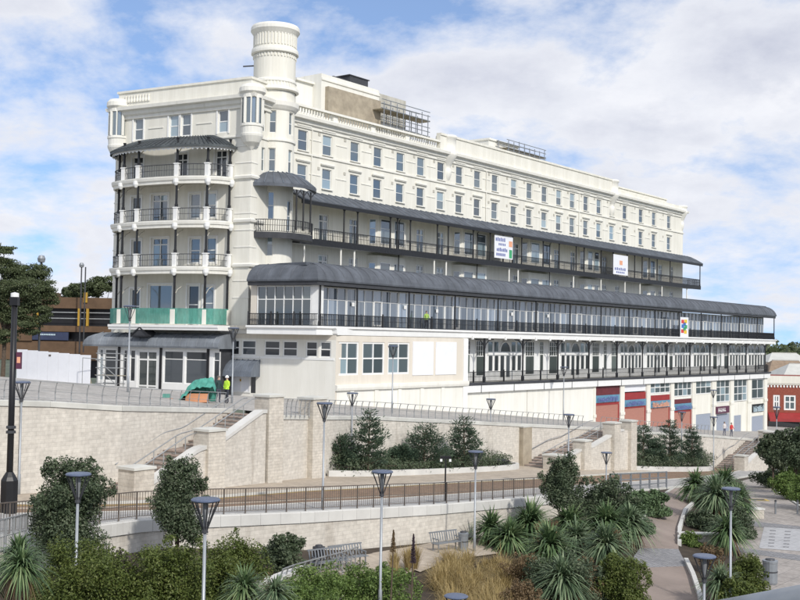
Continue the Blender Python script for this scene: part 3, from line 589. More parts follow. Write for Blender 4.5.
mp = MB(); mp.tube([(0, 0, 0), (0, 0, .5), (0, 0, 3.75)], [.13, .085, .085], 6); mp.bar((-.5, 0, 3.7), (0, 0, 3.2), .05); mp.bar((.5, 0, 3.7), (0, 0, 3.2), .05); pme = mp.mesh('post', 'iron')
for s in PBAL: link('post', pme, HT, (s, -BO+.1, BF))
pb = [2.6]+PBAL
for a, b in zip(pb[:-1], pb[1:]): rail_run('railing_panel', [(a, -BO+.1, BF), (b, -BO+.1, BF)], 1.1, 'iron', .17, .02)
rail_run('railing_panel', [(SE+1.5, -BO+.1, BF), (SE+1.5, -.1, BF)], 1.1, 'iron', .2, .013)
pl = MB(); pl.tube([(0, 0, 20.6), (0, 0, BF-.4)], .1, 8); plm = pl.mesh('support_column', 'stucco_white')
for p in (303.5, 340.5, 354, 434, 446, 509, 518, 573.5, 601, 625, 640, 662, 687): link('support_column', plm, HT, (FA.s(p, 270, 2.2), -2.2, 0))
dp = MB(); dp.tube([(0, 0, 0), (0, 0, 9)], .06, 6); dpm = dp.mesh('downpipe', 'stucco_white')
for p in (312, 487, 580): link('downpipe', dpm, HT, (FA.s(p, 150, .1), -.1, 26.5))
for p, q in ((399, 1.2), (477.5, 1.2), (550, 1.2)):
    s = FA.s(p, 240, q); mb = MB(); mb.tube([(s, -q, 20.7), (s, -q, 27), (s+.3, -q-.2, 27.4), (s+1, -2.6, 27.5)], .06, 6); fb(mb, 'downpipe', 'iron')
# ---- round turret
TX, TY = -12.35, 104.3; tl_ = FA.loc(TX, TY); TC = (tl_[0], -tl_[1]); TR = 2.0
cl = FA.loc(0, 0); AC = math.atan2(-cl[1]-TC[1], cl[0]-TC[0])      # angle towards the camera's side
def tfn(x, y, z): a = AC+x/TR; r = TR-y; return (TC[0]+r*math.cos(a), TC[1]+r*math.sin(a), z)
TWIN = [(-.12, 33.15, .95, 2.1), (-.12, 29.5, .95, 2.2), (-.14, 25.0, .95, 2.6), (-.16, 21.6, .95, 2.1), (1.0, 33.15, .7, 2.1), (1.0, 29.5, .7, 2.2), (1.02, 24.0, .8, 2.9), (-1.15, 29.4, .6, 2.3)]
ops = [(a*TR-w/2, a*TR+w/2, z, z+h) for a, z, w, h in TWIN]; mb = MB(); mb.wall(-math.pi*TR, math.pi*TR, 15, 42.9, ops, fn=tfn, step=.3, depth=.2); fb(mb, 'turret', 'stucco')
for a, z, w, h in TWIN:
    an = AC+a; r = TR-.16; win(TC[0]+r*math.cos(an), -(TC[1]+r*math.sin(an)), z, w, h, rz=an+math.pi/2, dep=.08)
def ring(prof, name='ring_moulding', mat='stucco_white', n=40, kind=None): mb = MB(); mb.lathe([(TR+r, z) for r, z in prof], n, *TC); return fb(mb, name, mat, smooth=False)
ring([(-.05, 43.62), (.22, 43.6), (.32, 43.4), (.34, 43.1), (.2, 42.9), (.0, 42.6)]); ring([(-2.0, 43.62), (-.04, 43.62)], 'turret_roof', 'stucco_white')
ring([(0, 41.4), (.2, 41.35), (.26, 41.1), (.26, 40.9), (.05, 40.8)]); ring([(0, 38.4), (.1, 38.3), (.12, 38.1), (0, 38)]); ring([(0, 37.7), (.3, 37.6), (.35, 37.3), (.1, 37.2)]); ring([(0, CO+.1), (.4, CO), (.36, CO-.4), (.15, CO-.7), (0, CO-.85)]); ring([(0, 32.62), (.14, 32.58), (.14, 32.4), (0, 32.35)])
mb = MB()
for i in range(40):
    a = 2*math.pi*i/40; d = Vector((math.cos(a), math.sin(a), 0)); c = Vector((TC[0], TC[1], 0))+d*(TR+.0); t_ = Vector((-d.y, d.x, 0))
    p = c-t_*.07; q = c+t_*.07; mb.bar((p.x, p.y, 42.15), (q.x, q.y, 42.15), .16, 1.1); mb.bar((p.x, p.y, 40.6), (q.x, q.y, 40.6), .16, .3); mb.bar((p.x, p.y, 37.9), (q.x, q.y, 37.9), .12, .4)
tag(fb(mb, 'corbel_table', 'stucco_white'), kind='stuff')
mb = MB(); d = Vector((math.cos(AC-1.5), math.sin(AC-1.5), 0)); c = Vector((TC[0], TC[1], 39.8)); mb.tube([c+d*TR, c+d*(TR+1.0)+Vector((0, 0, -.12))], .07, 6); fb(mb, 'spout', 'dark_metal')
# turret balcony and its canopy
A0, A1 = AC-1.25, AC+1.75; KR = 3.9
mb = MB(); mb.lathe([(TR-.1, BF-.35), (KR, BF-.55), (KR+.05, BF), (TR-.1, BF)], 30, *TC, A0, A1); fb(mb, 'turret_balcony', 'dark_metal')
mb = MB(); mb.lathe([(TR-.1, 29.5), (TR+.7, 29.25), (TR+1.4, 28.8), (KR+.3, 28.15), (KR+.3, 27.85), (TR-.1, 28.9)], 30, *TC, A0, A1); fb(mb, 'turret_canopy', 'lead')
mb = MB()
for i in range(15):
    a = A0+(A1-A0)*i/14; f = lambda r, z: (TC[0]+r*math.cos(a), TC[1]+r*math.sin(a), z); mb.tube([f(TR, 29.52), f(TR+.7, 29.28), f(TR+1.4, 28.83), f(KR+.31, 28.18)], .05, 4)
tag(fb(mb, 'canopy_seams', 'slate'), kind='stuff')
rail_run('railing_panel', [(TC[0]+KR*math.cos(A0+(A1-A0)*i/18), TC[1]+KR*math.sin(A0+(A1-A0)*i/18), BF) for i in range(19)], 1.15, 'iron', .17, .02)
for a in (AC+.62, AC+.85, AC+1.2): link('post', pme, HT, (TC[0]+KR*math.cos(a), TC[1]+KR*math.sin(a), BF+.3))
# ---- forward wing with bow balconies
WF = [15.05, 20.3, 24.5, 28.55]; WS0, WS1 = -16.3, 0.
ws = lambda p, y=200: WI.s(p, y, 0)
wops = []; wwin = []
def wadd(p, y, z, w, h, **k): s = ws(p, y); wops.append((s-w/2, s+w/2, z, z+h)); wwin.append((s, z, w, h, k))
for p in (138.7, 174, 186, 223): wadd(p, 127, 32.9, 1.2, 2.15)
for p in (138, 182, 221): wadd(p, 160, WF[3]+.02, 1.35, 2.75, xs=(0, .5, 1), zs=(0, .75, 1), glass='glass_dark')
for f in (1, 2):
    wadd(159.5, 210+45*(2-f), WF[f]+.02, 2.1, 3.0, xs=(0, .08, .5, .92, 1), zs=(0, .78, 1)); wadd(194.5, 215+45*(2-f), WF[f]+.5, 1.25, 2.4); wadd(210.5, 215+45*(2-f), WF[f]+.5, 1.25, 2.4); wadd(136, 215+45*(2-f), WF[f]+.02, 1.2, 2.9, glass='glass_dark'); 
wadd(160, 300, WF[0]+.9, 2.9, 2.9, xs=(0, 1), zs=(0, 1)); wadd(193, 300, WF[0]+.02, 1.35, 3.7, glass='glass_dark'); wadd(208.5, 300, WF[0]+.4, 1.25, 3.2); wadd(135, 300, WF[0]+.02, 1.2, 3.4, glass='glass_dark')
mb = MB(); mb.wall(WS0, WS1, 9, CO, wops); wb(mb, 'wing_wall', 'stucco')
for s, z, w, h, k in wwin:
    f = win(s, -.1, z, w, h, wing=True, **{**dict(bar=.13), **k})
    mb = MB()
    for bx in ((-w/2-.16, -w/2, -.1, h+.16), (w/2, w/2+.16, -.1, h+.16), (-w/2, w/2, h, h+.16)): mb.box(bx[0], bx[1], -.17, -.1, bx[2], bx[3])
    mb.build('architrave', 'white_paint', f)
mb = MB(); rops = [(1.6, 2.15, 29.4, 31.6), (1.6, 2.15, 33.1, 35.1)]; mb.wall(0, 4.6, 9, CO, rops, fn=lambda x, y, z: (WS1-y, x, z)); wb(mb, 'wing_return_wall', 'stucco')
for z, h in ((29.4, 2.2), (33.1, 2.0)): win(-.12, -1.875, z, .55, h, wing=True, rz=math.pi/2, dep=.07)
mb = MB(); mb.prism([(WS0, .24), (WS1-.24, .24), (WS1-.24, 4.6), (WS0+7, 14), (WS0, 14)], 9, CO-.02); wb(mb, 'wing_block', 'stucco')
WP = [(WS0, 13), (WS0, 0), (WS1, 0), (WS1, 5)]
def wsweep(path, prof, name, mat): mb = MB(); mb.sweep(path, prof); return wb(mb, name, mat)
wsweep(WP, [(.02, 35.0), (.15, 35.05), (.15, 35.3), (.35, 35.45), (.4, 35.75), (.75, 35.85), (.8, CO), (.1, CO+.02)], 'cornice', 'stucco_white')
wsweep(WP, [(.02, 32.3), (.12, 32.35), (.12, 32.5), (.02, 32.55)], 'string_course', 'stucco_white')
wsweep([(WS0+.4, 12), (WS0+.4, .1), (WS1-.3, .1), (WS1-.3, 5)], [(.15, CO+.02), (.15, CO+1.45), (.28, CO+1.5), (.28, CO+1.7), (-.25, CO+1.7), (-.25, CO+.02)], 'parapet', 'stucco')
mb = MB()
for i in range(9): mb.lathe([(.09, CO+.5), (.13, CO+.65), (.07, CO+.95), (.1, CO+1.2)], 6, WS0+1.2+i*.36, -.1)
tag(wb(mb, 'balusters', 'stucco_white'), kind='stuff')
for a, b in zip([ws(p, 120) for p in (138.7, 174, 186)], [ws(p, 120) for p in (174, 186, 223)]):
    if b-a > 2.5: mb = MB(); mb.box((a+b)/2-.9, (a+b)/2+.9, -.06, .01, 33.9, 34.0); wb(mb, 'panel_moulding', 'stucco_white')
for s in [ws(p, 120) for p in (138.7, 180, 223)]: mb = MB(); k = 1.0 if abs(s+8) > 3 else 1.7; mb.box(s-k, s+k, -.12, .01, 35.2-.02, 35.32-.02); wb(mb, 'hood_mould', 'stucco_white')
def oriel(s, y):
    mb = MB(); mb.lathe([(0, CO+1.0), (.95, CO+.9), (1.2, CO+.6), (1.22, CO+.2), (1.0, CO+.0), (1.0, CO-.35)], 20, s, y); r = wb(mb, 'oriel_cap', 'stucco_white'); mb = MB(); mb.lathe([(1.0, CO-2.7), (1.08, CO-2.75), (1.08, CO-2.95), (1.0, CO-3.0), (.98, CO-3.6), (1.05, CO-3.65), (1.02, CO-3.85), (.75, CO-4.4), (.35, CO-4.75), (.1, CO-5.1), (0, CO-5.3)], 20, s, y); r = wb(mb, 'oriel_turret', 'stucco_white', smooth=False)
    mb = MB(); mb.lathe([(.9, CO-2.7), (.9, CO-.35)], 20, s, y); w_ = wb(mb, 'oriel_glazing', 'glass'); mb = MB()
    for i in range(10): a = 2*math.pi*i/10+.2; mb.tube([(s+.96*math.cos(a), y+.96*math.sin(a), CO-2.7), (s+.96*math.cos(a), y+.96*math.sin(a), CO-.35)], .15 if i % 2 else .07, 6)
    wb(mb, 'oriel_mullions', 'stucco_white')
oriel(WS1-.1, .1); oriel(WS0+.2, .1)
for z in np.arange(17.5, 32, 1.55):
    mb = MB(); mb.sweep([(WS0, 1.2), (WS0, 0), (WS0+1.0, 0)], [(.01, z), (.05, z+.02), (.05, z+.12), (.01, z+.14)]); wb(mb, 'pier_band', 'stucco_white'); mb = MB(); mb.sweep([(WS1-1.75, 0), (WS1, 0), (WS1, 1.0)], [(.01, z), (.05, z+.02), (.05, z+.12), (.01, z+.14)]); wb(mb, 'pier_band', 'stucco_white')
for z in (20.3, 24.4, 28.4):
    mb = MB(); mb.sweep([(WS1-1.75, 0), (WS1, 0), (WS1, 2.0)], [(.01, z), (.2, z+.1), (.25, z+.3), (.01, z+.45)]); wb(mb, 'pier_cornice', 'stucco_white')
BWC, BWA, BWB = -8.75, 6.75, 3.2
def bow(a, k=0.): return (BWC+(BWA+k)*math.cos(a), -(BWB+k)*abs(math.sin(a))**.75-.05)
ARC = [math.pi-math.pi*i/40 for i in range(41)]
for fi, f in enumerate(WF[1:]):
    path = [bow(a) for a in ARC]; poly = path
    mb = MB(); mb.prism(poly, f-.3, f); wb(mb, 'balcony_deck', 'stucco_grey')
    mb = MB(); mb.sweep(path, [(-.1, f-.66), (.02, f-.64), (.05, f-.4), (.16, f-.32), (.22, f-.1), (.22, f+.02), (-.1, f+.03)]); wb(mb, 'balcony_fascia', 'stucco_white')
COLA = [math.radians(d) for d in (176, 128, 107, 67, 35, 2)]
cm = MB(); cm.tube([(0, 0, 0), (0, 0, .3), (0, 0, .4), (0, 0, 2.7), (0, 0, 2.95), (0, 0, 3.2)], [.17, .17, .12, .11, .16, .18], 8); cme = cm.mesh('column', 'iron')
c2 = MB(); c2.tube([(0, 0, 0), (0, 0, .3), (0, 0, .4), (0, 0, 2.2), (0, 0, 2.4)], [.16, .16, .115, .105, .16], 8); cme2 = c2.mesh('column', 'iron')
c3 = MB(); c3.tube([(0, 0, 0), (0, 0, .3), (0, 0, .4), (0, 0, 4.2), (0, 0, 4.5)], [.17, .17, .12, .11, .17], 8); cme3 = c3.mesh('column', 'iron')
pm = MB(); pm.box(-.2, .2, -.2, .2, 0, 1.15); pm.box(-.25, .25, -.25, .25, 1.15, 1.25); pme2 = pm.mesh('pedestal', 'white_paint')
p4_ = MB(); p4_.box(-.24, .24, -.24, .24, 0, 1.35); pme3 = p4_.mesh('pedestal', 'stucco'); bk = MB(); bk.lathe([(0, -.4), (.12, -.36), (.26, -.1), (.28, .2), (.15, .25), (0, .25)], 10); bkm = bk.mesh('scroll_bracket', 'white_paint')
arm = MB(); arm.tube([(0, 0, -.7), (0, .35, -.28), (0, .9, 0)], .04, 5); armm = arm.mesh('curved_brace', 'stucco_grey')
for fi, f in enumerate(WF):
    for a in COLA:
        x, y = bow(a, -.15)
        if fi: link('pedestal', pme2, HT, fr_loc(True, x, -y, f), W_RZ); link('column', cme2 if fi < 3 else cme2, HT, fr_loc(True, x, -y, f+1.2), W_RZ); x2, y2 = bow(a, .1); link('scroll_bracket', bkm, HT, fr_loc(True, x2, -y2, f-.45), W_RZ)
        else: link('column', cme3, HT, fr_loc(True, x, -y, f), W_RZ); link('pedestal', pme3, HT, fr_loc(True, x, -y, f), W_RZ)
        link('curved_brace', armm, HT, fr_loc(True, x, -y-.15, f+(2.95 if fi == 3 else 3.5)), W_RZ)
    if fi:
        for u, v in zip(COLA[:-1], COLA[1:]):
            rail_run('railing_panel', [(*bow(u+(v-u)*i/8, -.12), f) for i in range(9)], 1.15, 'dark_metal', .2, .009, loc=W_LOC, rz=W_RZ)
    else:
        for u, v in zip(COLA[:-1], COLA[1:]):
            mb = MB(); mb.sweep([bow(u+(v-u)*i/8+(.02 if i == 0 else 0), .02) for i in range(9)], [(0, f+.02), (.01, f+1.45), (-.02, f+1.45), (-.03, f+.02)]); wb(mb, 'safety_netting', 'teal_net')
mb = MB(); mb.sweep([bow(a, .42) for a in ARC], [(0, 31.22), (0, 31.42), (-1.2, 32.05), (-2.6, 32.65), (-2.6, 32.4), (-1.2, 31.95)]); wb(mb, 'bow_canopy', 'lead_green')
mb = MB()
for i in range(1, 40):
    a = ARC[i]; p, q, r = bow(a, .43), bow(a, -.78), bow(a, -2.15); mb.tube([(*p, 31.5), (*q, 32.18), (*r, 32.66)], .05, 4)
tag(wb(mb, 'canopy_seams', 'lead_green'), kind='stuff')
mb = MB()
for i in range(40):
    p, q = bow(ARC[i], .22), bow(ARC[i+1], .22); m = ((p[0]+q[0])/2, (p[1]+q[1])/2); mb.quad((*p, 31.3), (*p, 31.14), (*m, 30.98), (*q, 31.14), (*q, 31.3))
tag(wb(mb, 'scalloped_valance', 'white_paint'), kind='stuff')
# ---- long glazed gallery wrapping the hotel
GF = 15.0; GE = 18.95; FO = 12.6
KX = FA.s(317, 300, FO); GX1 = FA.s(775, 330, FO); kw = WI.loc(*FA.w(KX, FO, 0)[:2])          # corner of the gallery, in wing coordinates too
def w2f(s, o): X, Y, _ = WI.w(s, o, 0); a, b = FA.loc(X, Y); return (a, -b)
G0 = w2f(WI.s(248, 300, kw[1]), kw[1]); GPATH = [G0, (KX, -FO), (GX1, -FO)]
GP2 = GPATH+[(GX1, -3)]
def inset(d): return [w2f(WI.s(249, 300, kw[1])+.1, kw[1]-d), None, (GX1-d, -FO+d)]
DD = (Vector(GPATH[1])-Vector(G0)).normalized(); IN = Vector((-DD.y, DD.x)); mb = MB(); mb.prism([G0, (KX, -FO), (GX1, -FO), (GX1, .2), (G0[0]+1, .2)], GF-.3, GF); fb(mb, 'gallery_deck', 'stucco_grey')
fsweep(GP2, [(-.4, 14.25), (.1, 14.28), (.1, 14.75), (.28, 14.85), (.28, GF+.02), (-.4, GF+.03)], 'gallery_fascia', 'white_paint')
prof = [(.25, GE-.1), (.28, GE+.05), (.12, GE+.42), (-.12, GE+.76), (-.5, GE+1.1), (-1.0, GE+1.36), (-1.6, GE+1.52), (-1.7, GE+1.3), (-.3, GE+.6), (.2, GE-.1)]
fsweep(GPATH, prof, 'gallery_roof', 'lead')
mb = MB(); mb.prism([tuple(Vector(G0)+DD*2.2+IN*1.5), (KX+.4, -FO+1.7), (GX1, -FO+1.5), (GX1, .1), (G0[0]+4.2, .1)], GE+1.3, GE+1.58); fb(mb, 'gallery_flat_roof', 'lead')
mb = MB(); pts = [(.28, GE), (.13, GE+.43), (-.11, GE+.77), (-.49, GE+1.11), (-.99, GE+1.37), (-1.6, GE+1.53)]
s = KX+.9
while s < GX1:
    mb.tube([(s, -FO-o, z) for o, z in pts], .035, 4); s += 1.2
L_ = (Vector(GPATH[1])-Vector(G0)); nn = Vector((L_.y, -L_.x)).normalized(); k = 1.
while k < L_.length-.3:
    c = Vector(G0)+L_.normalized()*k; mb.tube([(c.x+nn.x*o, c.y+nn.y*o, z) for o, z in pts], .035, 4); k += 1.2
tag(fb(mb, 'roof_seams', 'lead'), kind='stuff')
fsweep(GPATH, [(.1, GE-.45), (.12, GE-.1), (-.1, GE-.1), (-.1, GE-.45)], 'eaves_beam', 'dark_metal')
# glazing bays
PG = [FA.s(p, 310, FO) for p in (321, 358, 384, 410, 433, 456, 478, 499, 518, 537, 555, 571, 587, 602, 616, 630, 643, 656, 668, 680, 691, 702, 712, 722, 731, 740, 749, 758)]+[GX1-.1]
gp = MB(); gp.tube([(0, 0, 0), (0, 0, .4), (0, 0, .5), (0, 0, GE-GF-.3)], [.13, .13, .08, .08], 8); gpm = gp.mesh('post', 'iron'); gs = MB(); gs.tube([(0, 0, 0), (0, 0, 1.25)], [.1, .08], 6); gsm = gs.mesh('rail_post', 'iron')
for i, s in enumerate(PG): link('post' if (i % 2 == 1 or i in (0, len(PG)-1)) else 'rail_post', gpm if (i % 2 == 1 or i in (0, len(PG)-1)) else gsm, HT, (s, -FO+.12, GF))
for a, b in zip(PG[:-1], PG[1:]): rail_run('railing_panel', [(a, -FO+.12, GF), (b, -FO+.12, GF)], 1.05, 'iron', .15, .02)
rail_run('railing_panel', [(GX1-.1, -FO+.12, GF), (GX1-.1, -6, GF)], 1.05, 'iron', .15, .02)
a_, b_ = Vector(G0), Vector(GPATH[1]); dd = (b_-a_).normalized(); inn = -nn
for i in range(3):
    p = a_+(b_-a_)*(i/3)+inn*.12; q = a_+(b_-a_)*((i+1)/3)+inn*.12; rail_run('railing_panel', [(*p, GF), (*q, GF)], 1.05, 'iron', .15, .02); link('rail_post', gsm, HT, (*p, GF))
GI = 1.35; gh = GE-GF-.45
def glazing(p, q, n, doors=(), glass='glass_gallery', trans=.68):
    """one bay of gallery glazing between plan points p and q (local), n lights wide"""
    p, q = Vector(p), Vector(q); w = (q-p).length; rz = math.atan2((q-p).y, (q-p).x); c = (p+q)/2
    f = win(c.x, -c.y, GF, w-.04, gh, xs=tuple(i/n for i in range(n+1)), zs=(0, trans, 1), bar=.1, rz=rz, glass=glass, name='glazing_bay', dep=.12)
    for d in doors:
        mb = MB(); lw = w/n; x0 = -w/2+lw*d
        for bx in ((x0, x0+.13, 0, 2.5), (x0+lw-.13, x0+lw, 0, 2.5), (x0+.13, x0+lw-.13, 2.37, 2.5), (x0+.13, x0+lw-.13, 0, .3)): mb.box(bx[0], bx[1], -.05, .1, bx[2], bx[3])
        mb.build('glazed_door', 'white_paint', f)
    return f
GG = PG[0::2]; gb = [PG[0]]+PG[1::2]
if gb[-1] != PG[-1]: gb.append(PG[-1])
gb[-1] = GX1-1.6
for i, (a, b) in enumerate(zip(gb[:-1], gb[1:])):
    n = max(3, round((b-a)/1.25)); glazing((a, -FO+GI), (b, -FO+GI), n, doors=(n//2,) if i in (1, 4, 6, 8, 11, 13) else ((1,) if i in (3, 5) else ()))
GL = .55; ga = a_+inn*GL+dd*.55; gc = Vector((KX+.35, -FO+GI)); glazing(ga, ga+dd*((b_-a_).length-1.45), 6, trans=.66, glass='glass_lobby')
mb = MB(); e_ = ga+dd*((b_-a_).length-1.45); mb.prism([(e_.x, e_.y), (e_.x+dd.x*.65, e_.y+dd.y*.65), (e_.x+dd.x*.65+inn.x*.9, e_.y+dd.y*.65+inn.y*.9), (e_.x+inn.x*.9, e_.y+inn.y*.9)], GF, GE-.1); fb(mb, 'corner_pier', 'white_paint')
mb = MB(); s0 = Vector(G0)+dd*.4+inn*.55; mb.prism([tuple(s0-dd*.5), tuple(s0+dd*.12), tuple(s0+dd*.12+inn*.6), tuple(s0-dd*.5+inn*.6)], GF, GE-.1); fb(mb, 'end_pilaster', 'stucco_beige')
for s, z in ((FA.s(353, 306, FO-1.3), 16.9), (FA.s(405, 309, FO-1.3), 16.9), (FA.s(437, 311, FO-1.3), 16.7), (FA.s(512, 314, FO-1.3), 16.8), (FA.s(548, 316, FO-1.3), 16.8)): mb = MB(); mb.box(-.18, .18, -.02, 0, 0, .35); fb(mb, 'notice', 'white_paint').location = (s, -FO+GI-.06, z)
mb = MB(); mb.box(GX1-1.65, GX1-1.6, -FO+GI, 0, GF, GE); fb(mb, 'gallery_end_wall', 'glass_gallery')
# ---- lower gallery with white joinery behind iron posts
LF = 9.75; LX0 = FA.s(465, 360, FO+.1); LX1 = FA.s(770, 370, FO+.1); LB = FO-2.0
fsweep([(LX0-.4, -FO), (LX1, -FO), (LX1, -4)], [(-.4, 8.75), (.1, 8.75), (.12, 9.45), (-.4, 9.47)], 'lower_fascia', 'white_paint')
fsweep([(LX0-.1, -FO), (LX1, -FO), (LX1, -4)], [(-.4, 9.48), (.22, 9.5), (.22, LF-.02), (-.4, LF-.01)], 'lower_deck_edge', 'dark_metal')
mb = MB(); mb.box(LX0, LX1-.05, -FO+.3, -2, 9.4, LF); fb(mb, 'lower_deck', 'stucco_grey')
AP = [487, 521.5, 560, 589, 620, 641, 646, 667, 674, 690, 693, 711, 729, 746, 748, 765]
def arch_unit(a, b):
    w = b-a; mb = MB(); s0 = 0.; mb.wall(0, w, LF, 14.3, [], y=0); hgt = 14.3
    f = fb(mb, 'joinery_bay', 'white_paint'); f.location = (a, -LB, 0); n = 6; 
    for i in range(n):
        x0 = w*(i+.16)/n; x1 = w*(i+.84)/n; mm = MB(); lo = LF+.35 if i in (2, 3) else LF+1.05; mm.quad((x0, -.03, lo), (x1, -.03, lo), (x1, -.03, 12.4), (x0, -.03, 12.4)); mm.build('pane', 'glass_dark', f)
        mm = MB(); mm.box(x0-.05, x0, -.09, 0, lo, 12.45); mm.box(x1, x1+.05, -.09, 0, lo, 12.45); mm.build('mullion', 'white_paint', f)
        if i in (0, 1, 4, 5): mm = MB(); mm.quad((x0, -.03, 12.85), (x1, -.03, 12.85), (x1, -.03, 13.9), (x0, -.03, 13.9)); mm.build('pane', 'glass', f)
    mm = MB(); c = w/2; r = w/n*.86; mm.quad(*[(c+r*math.cos(math.pi*k/12), -.03, 12.85+r*1.0*math.sin(math.pi*k/12)) for k in range(13)]); mm.build('fanlight', 'glass_dark', f)
    mm = MB(); pr = [(c+(r+.1)*math.cos(math.pi*k/12), -.06, 12.85+(r+.1)*math.sin(math.pi*k/12)) for k in range(13)]
    for p, q in zip(pr[:-1], pr[1:]): mm.bar(p, q, .14, .16)
    mm.build('arch_mould', 'white_paint', f); mm = MB(); mm.box(0, w, -.14, 0, 12.5, 12.75); mm.build('transom', 'white_paint', f)
    return f
def lwin(s, w, lo=LF+.5, cols=4):
    f = win(s, LB+.1, lo, w, 14.05-lo, xs=(0, 1), zs=(0, .56, 1), bar=.1, glass='glass_lobby', dep=.1); mb = MB(); h = 14.05-lo
    for i in range(1, cols): mb.box(-w/2+w*i/cols-.025, -w/2+w*i/cols+.025, -.01, .04, h*.56, h)
    for j in (1, 2): mb.box(-w/2, w/2, -.012, .038, h*(.56+.146*j)-.02, h*(.56+.146*j)+.02)
    mb.build('glazing_bars', 'white_paint', f)
prev = LX0
for i in range(0, len(AP), 2):
    a, b = FA.s(AP[i], 365, LB), FA.s(AP[i+1], 365, LB); mb = MB(); mb.wall(prev, a, LF, 14.3, [], y=-LB); fb(mb, 'joinery_wall', 'white_paint'); gap = a-prev
    if gap > 4: 
        for q, ww in ((.17, .26), (.47, .12), (.62, .0), (.78, .26)): 
            if ww: lwin(prev+gap*(q+.02), gap*ww*.9, LF+.5 if ww > .2 else LF+.9, 4 if ww > .2 else 2)
    elif gap > 2: lwin((prev+a)/2, gap*.55)
    arch_unit(a, b); prev = b
mb = MB(); mb.wall(prev, LX1-1.2, LF, 14.3, [], y=-LB); fb(mb, 'joinery_wall', 'white_paint')
mb = MB(); mb.box(LX0, LX1-1.2, -LB+.02, -1, 9.8, 14.25); fb(mb, 'lower_gallery_core', 'stucco_grey')
LP = [FA.s(p, 360, FO) for p in (485.5, 524, 559, 590, 618, 643.5, 668, 691, 711, 729, 747, 766)]
lp = MB(); lp.tube([(0, 0, 0), (0, 0, .5), (0, 0, .6), (0, 0, 3.4), (0, 0, 3.6), (0, 0, 4.5)], [.16, .16, .1, .09, .14, .12], 8); lpm = lp.mesh('post', 'iron'); br = MB()
for sg in (-1, 1): br.tube([(0, 0, 3.2), (sg*.25, 0, 3.9), (sg*.8, 0, 4.3), (sg*1.7, 0, 4.42)], .06, 5); br.tube([(0, 0, 4.35), (sg*1.7, 0, 4.42)], .05, 5)
brm = br.mesh('bracket', 'iron')
for s in LP: link('post', lpm, HT, (s, -FO+.15, LF)); link('bracket', brm, HT, (s, -FO+.15, LF))
lq = [LX0]+LP+[LX1-.1]
for a, b in zip(lq[:-1], lq[1:]):
    rail_run('railing_panel', [(a, -FO+.15, LF), (b, -FO+.15, LF)], 1.05, 'iron', .17, .016); link('rail_post', gsm, HT, ((a+b)/2, -FO+.15, LF))
rail_run('railing_panel', [(LX1-.1, -FO+.15, LF), (LX1-.1, -7, LF)], 1.05, 'iron', .17, .016)
for s in np.arange(LX0+3, LX1, 6.3): mb = MB(); mb.box(s-.04, s+.04, -FO-.14, -FO-.1, 8.7, 9.5); fb(mb, 'fascia_joint', 'dark_metal')
for s in np.arange(LX0+1.2, GX1-1, 3.1): mb = MB(); mb.box(s-.12, s+.12, -FO-.25, -FO-.1, 14.12, 14.5); fb(mb, 'corbel', 'white_paint')
# ---- beige window range left of the lower gallery
bo = FA.loc(*WI.w(WI.s(335.3, 380, .95), .95, 0)[:2])[1]-.03; BS0 = FA.s(335.4, 360, bo); BS1 = LX0-.05
bops = []; zt, zb_ = FA.px(360, 342, bo)[1], FA.px(360, 375, bo)[1]
for a, b in ((336.2, 358.7), (362.5, 384.5), (388, 409.5)): bops.append((FA.s(a, 358, bo), FA.s(b, 358, bo), zb_, zt))
mb = MB(); mb.wall(BS0, BS1, 9.9, 14.24, bops, y=-bo); fb(mb, 'beige_wall', 'stucco_beige')
for a, b, c, d in bops: win((a+b)/2, bo-.05, c, b-a, d-c, xs=(0, .5, 1), zs=(0, .5, 1), bar=.16, glass='glass', dep=.12)
for a, b in ((412.5, 433), (435.5, 456)): s0, s1 = FA.s(a, 358, bo), FA.s(b, 358, bo); mb = MB(); mb.box(s0, s1, -bo-.06, -bo+.02, zb_-.15, zt+.1); fb(mb, 'blank_panel', 'white_panel')
mb = MB(); mb.box(BS1-.7, BS1+.05, -bo-.1, -bo+.4, 3, 14.2); fb(mb, 'white_pier', 'white_paint')
mb = MB(); mb.box(BS0, BS1-.71, -bo-.02+.04, -bo+.5, 2, 9.9); fb(mb, 'plinth_wall', 'stucco_white')
fsweep([(BS0, -bo), (BS1+.1, -bo)], [(.01, 9.45), (.2, 9.5), (.26, 9.7), (.26, 9.95), (.01, 10.0)], 'plinth_cornice', 'stucco_white')
for s in np.arange(BS0+2.2, BS1-1, 3.4): mb = MB(); mb.box(s-.25, s+.25, -bo-.1, -bo+.05, 4, 9.44); fb(mb, 'pilaster', 'stucco_white')
mb = MB(); mb.box(BS0+.1, BS1, -bo+.55, -2, 5, 14.2); fb(mb, 'ground_floor_core', 'stucco_grey')
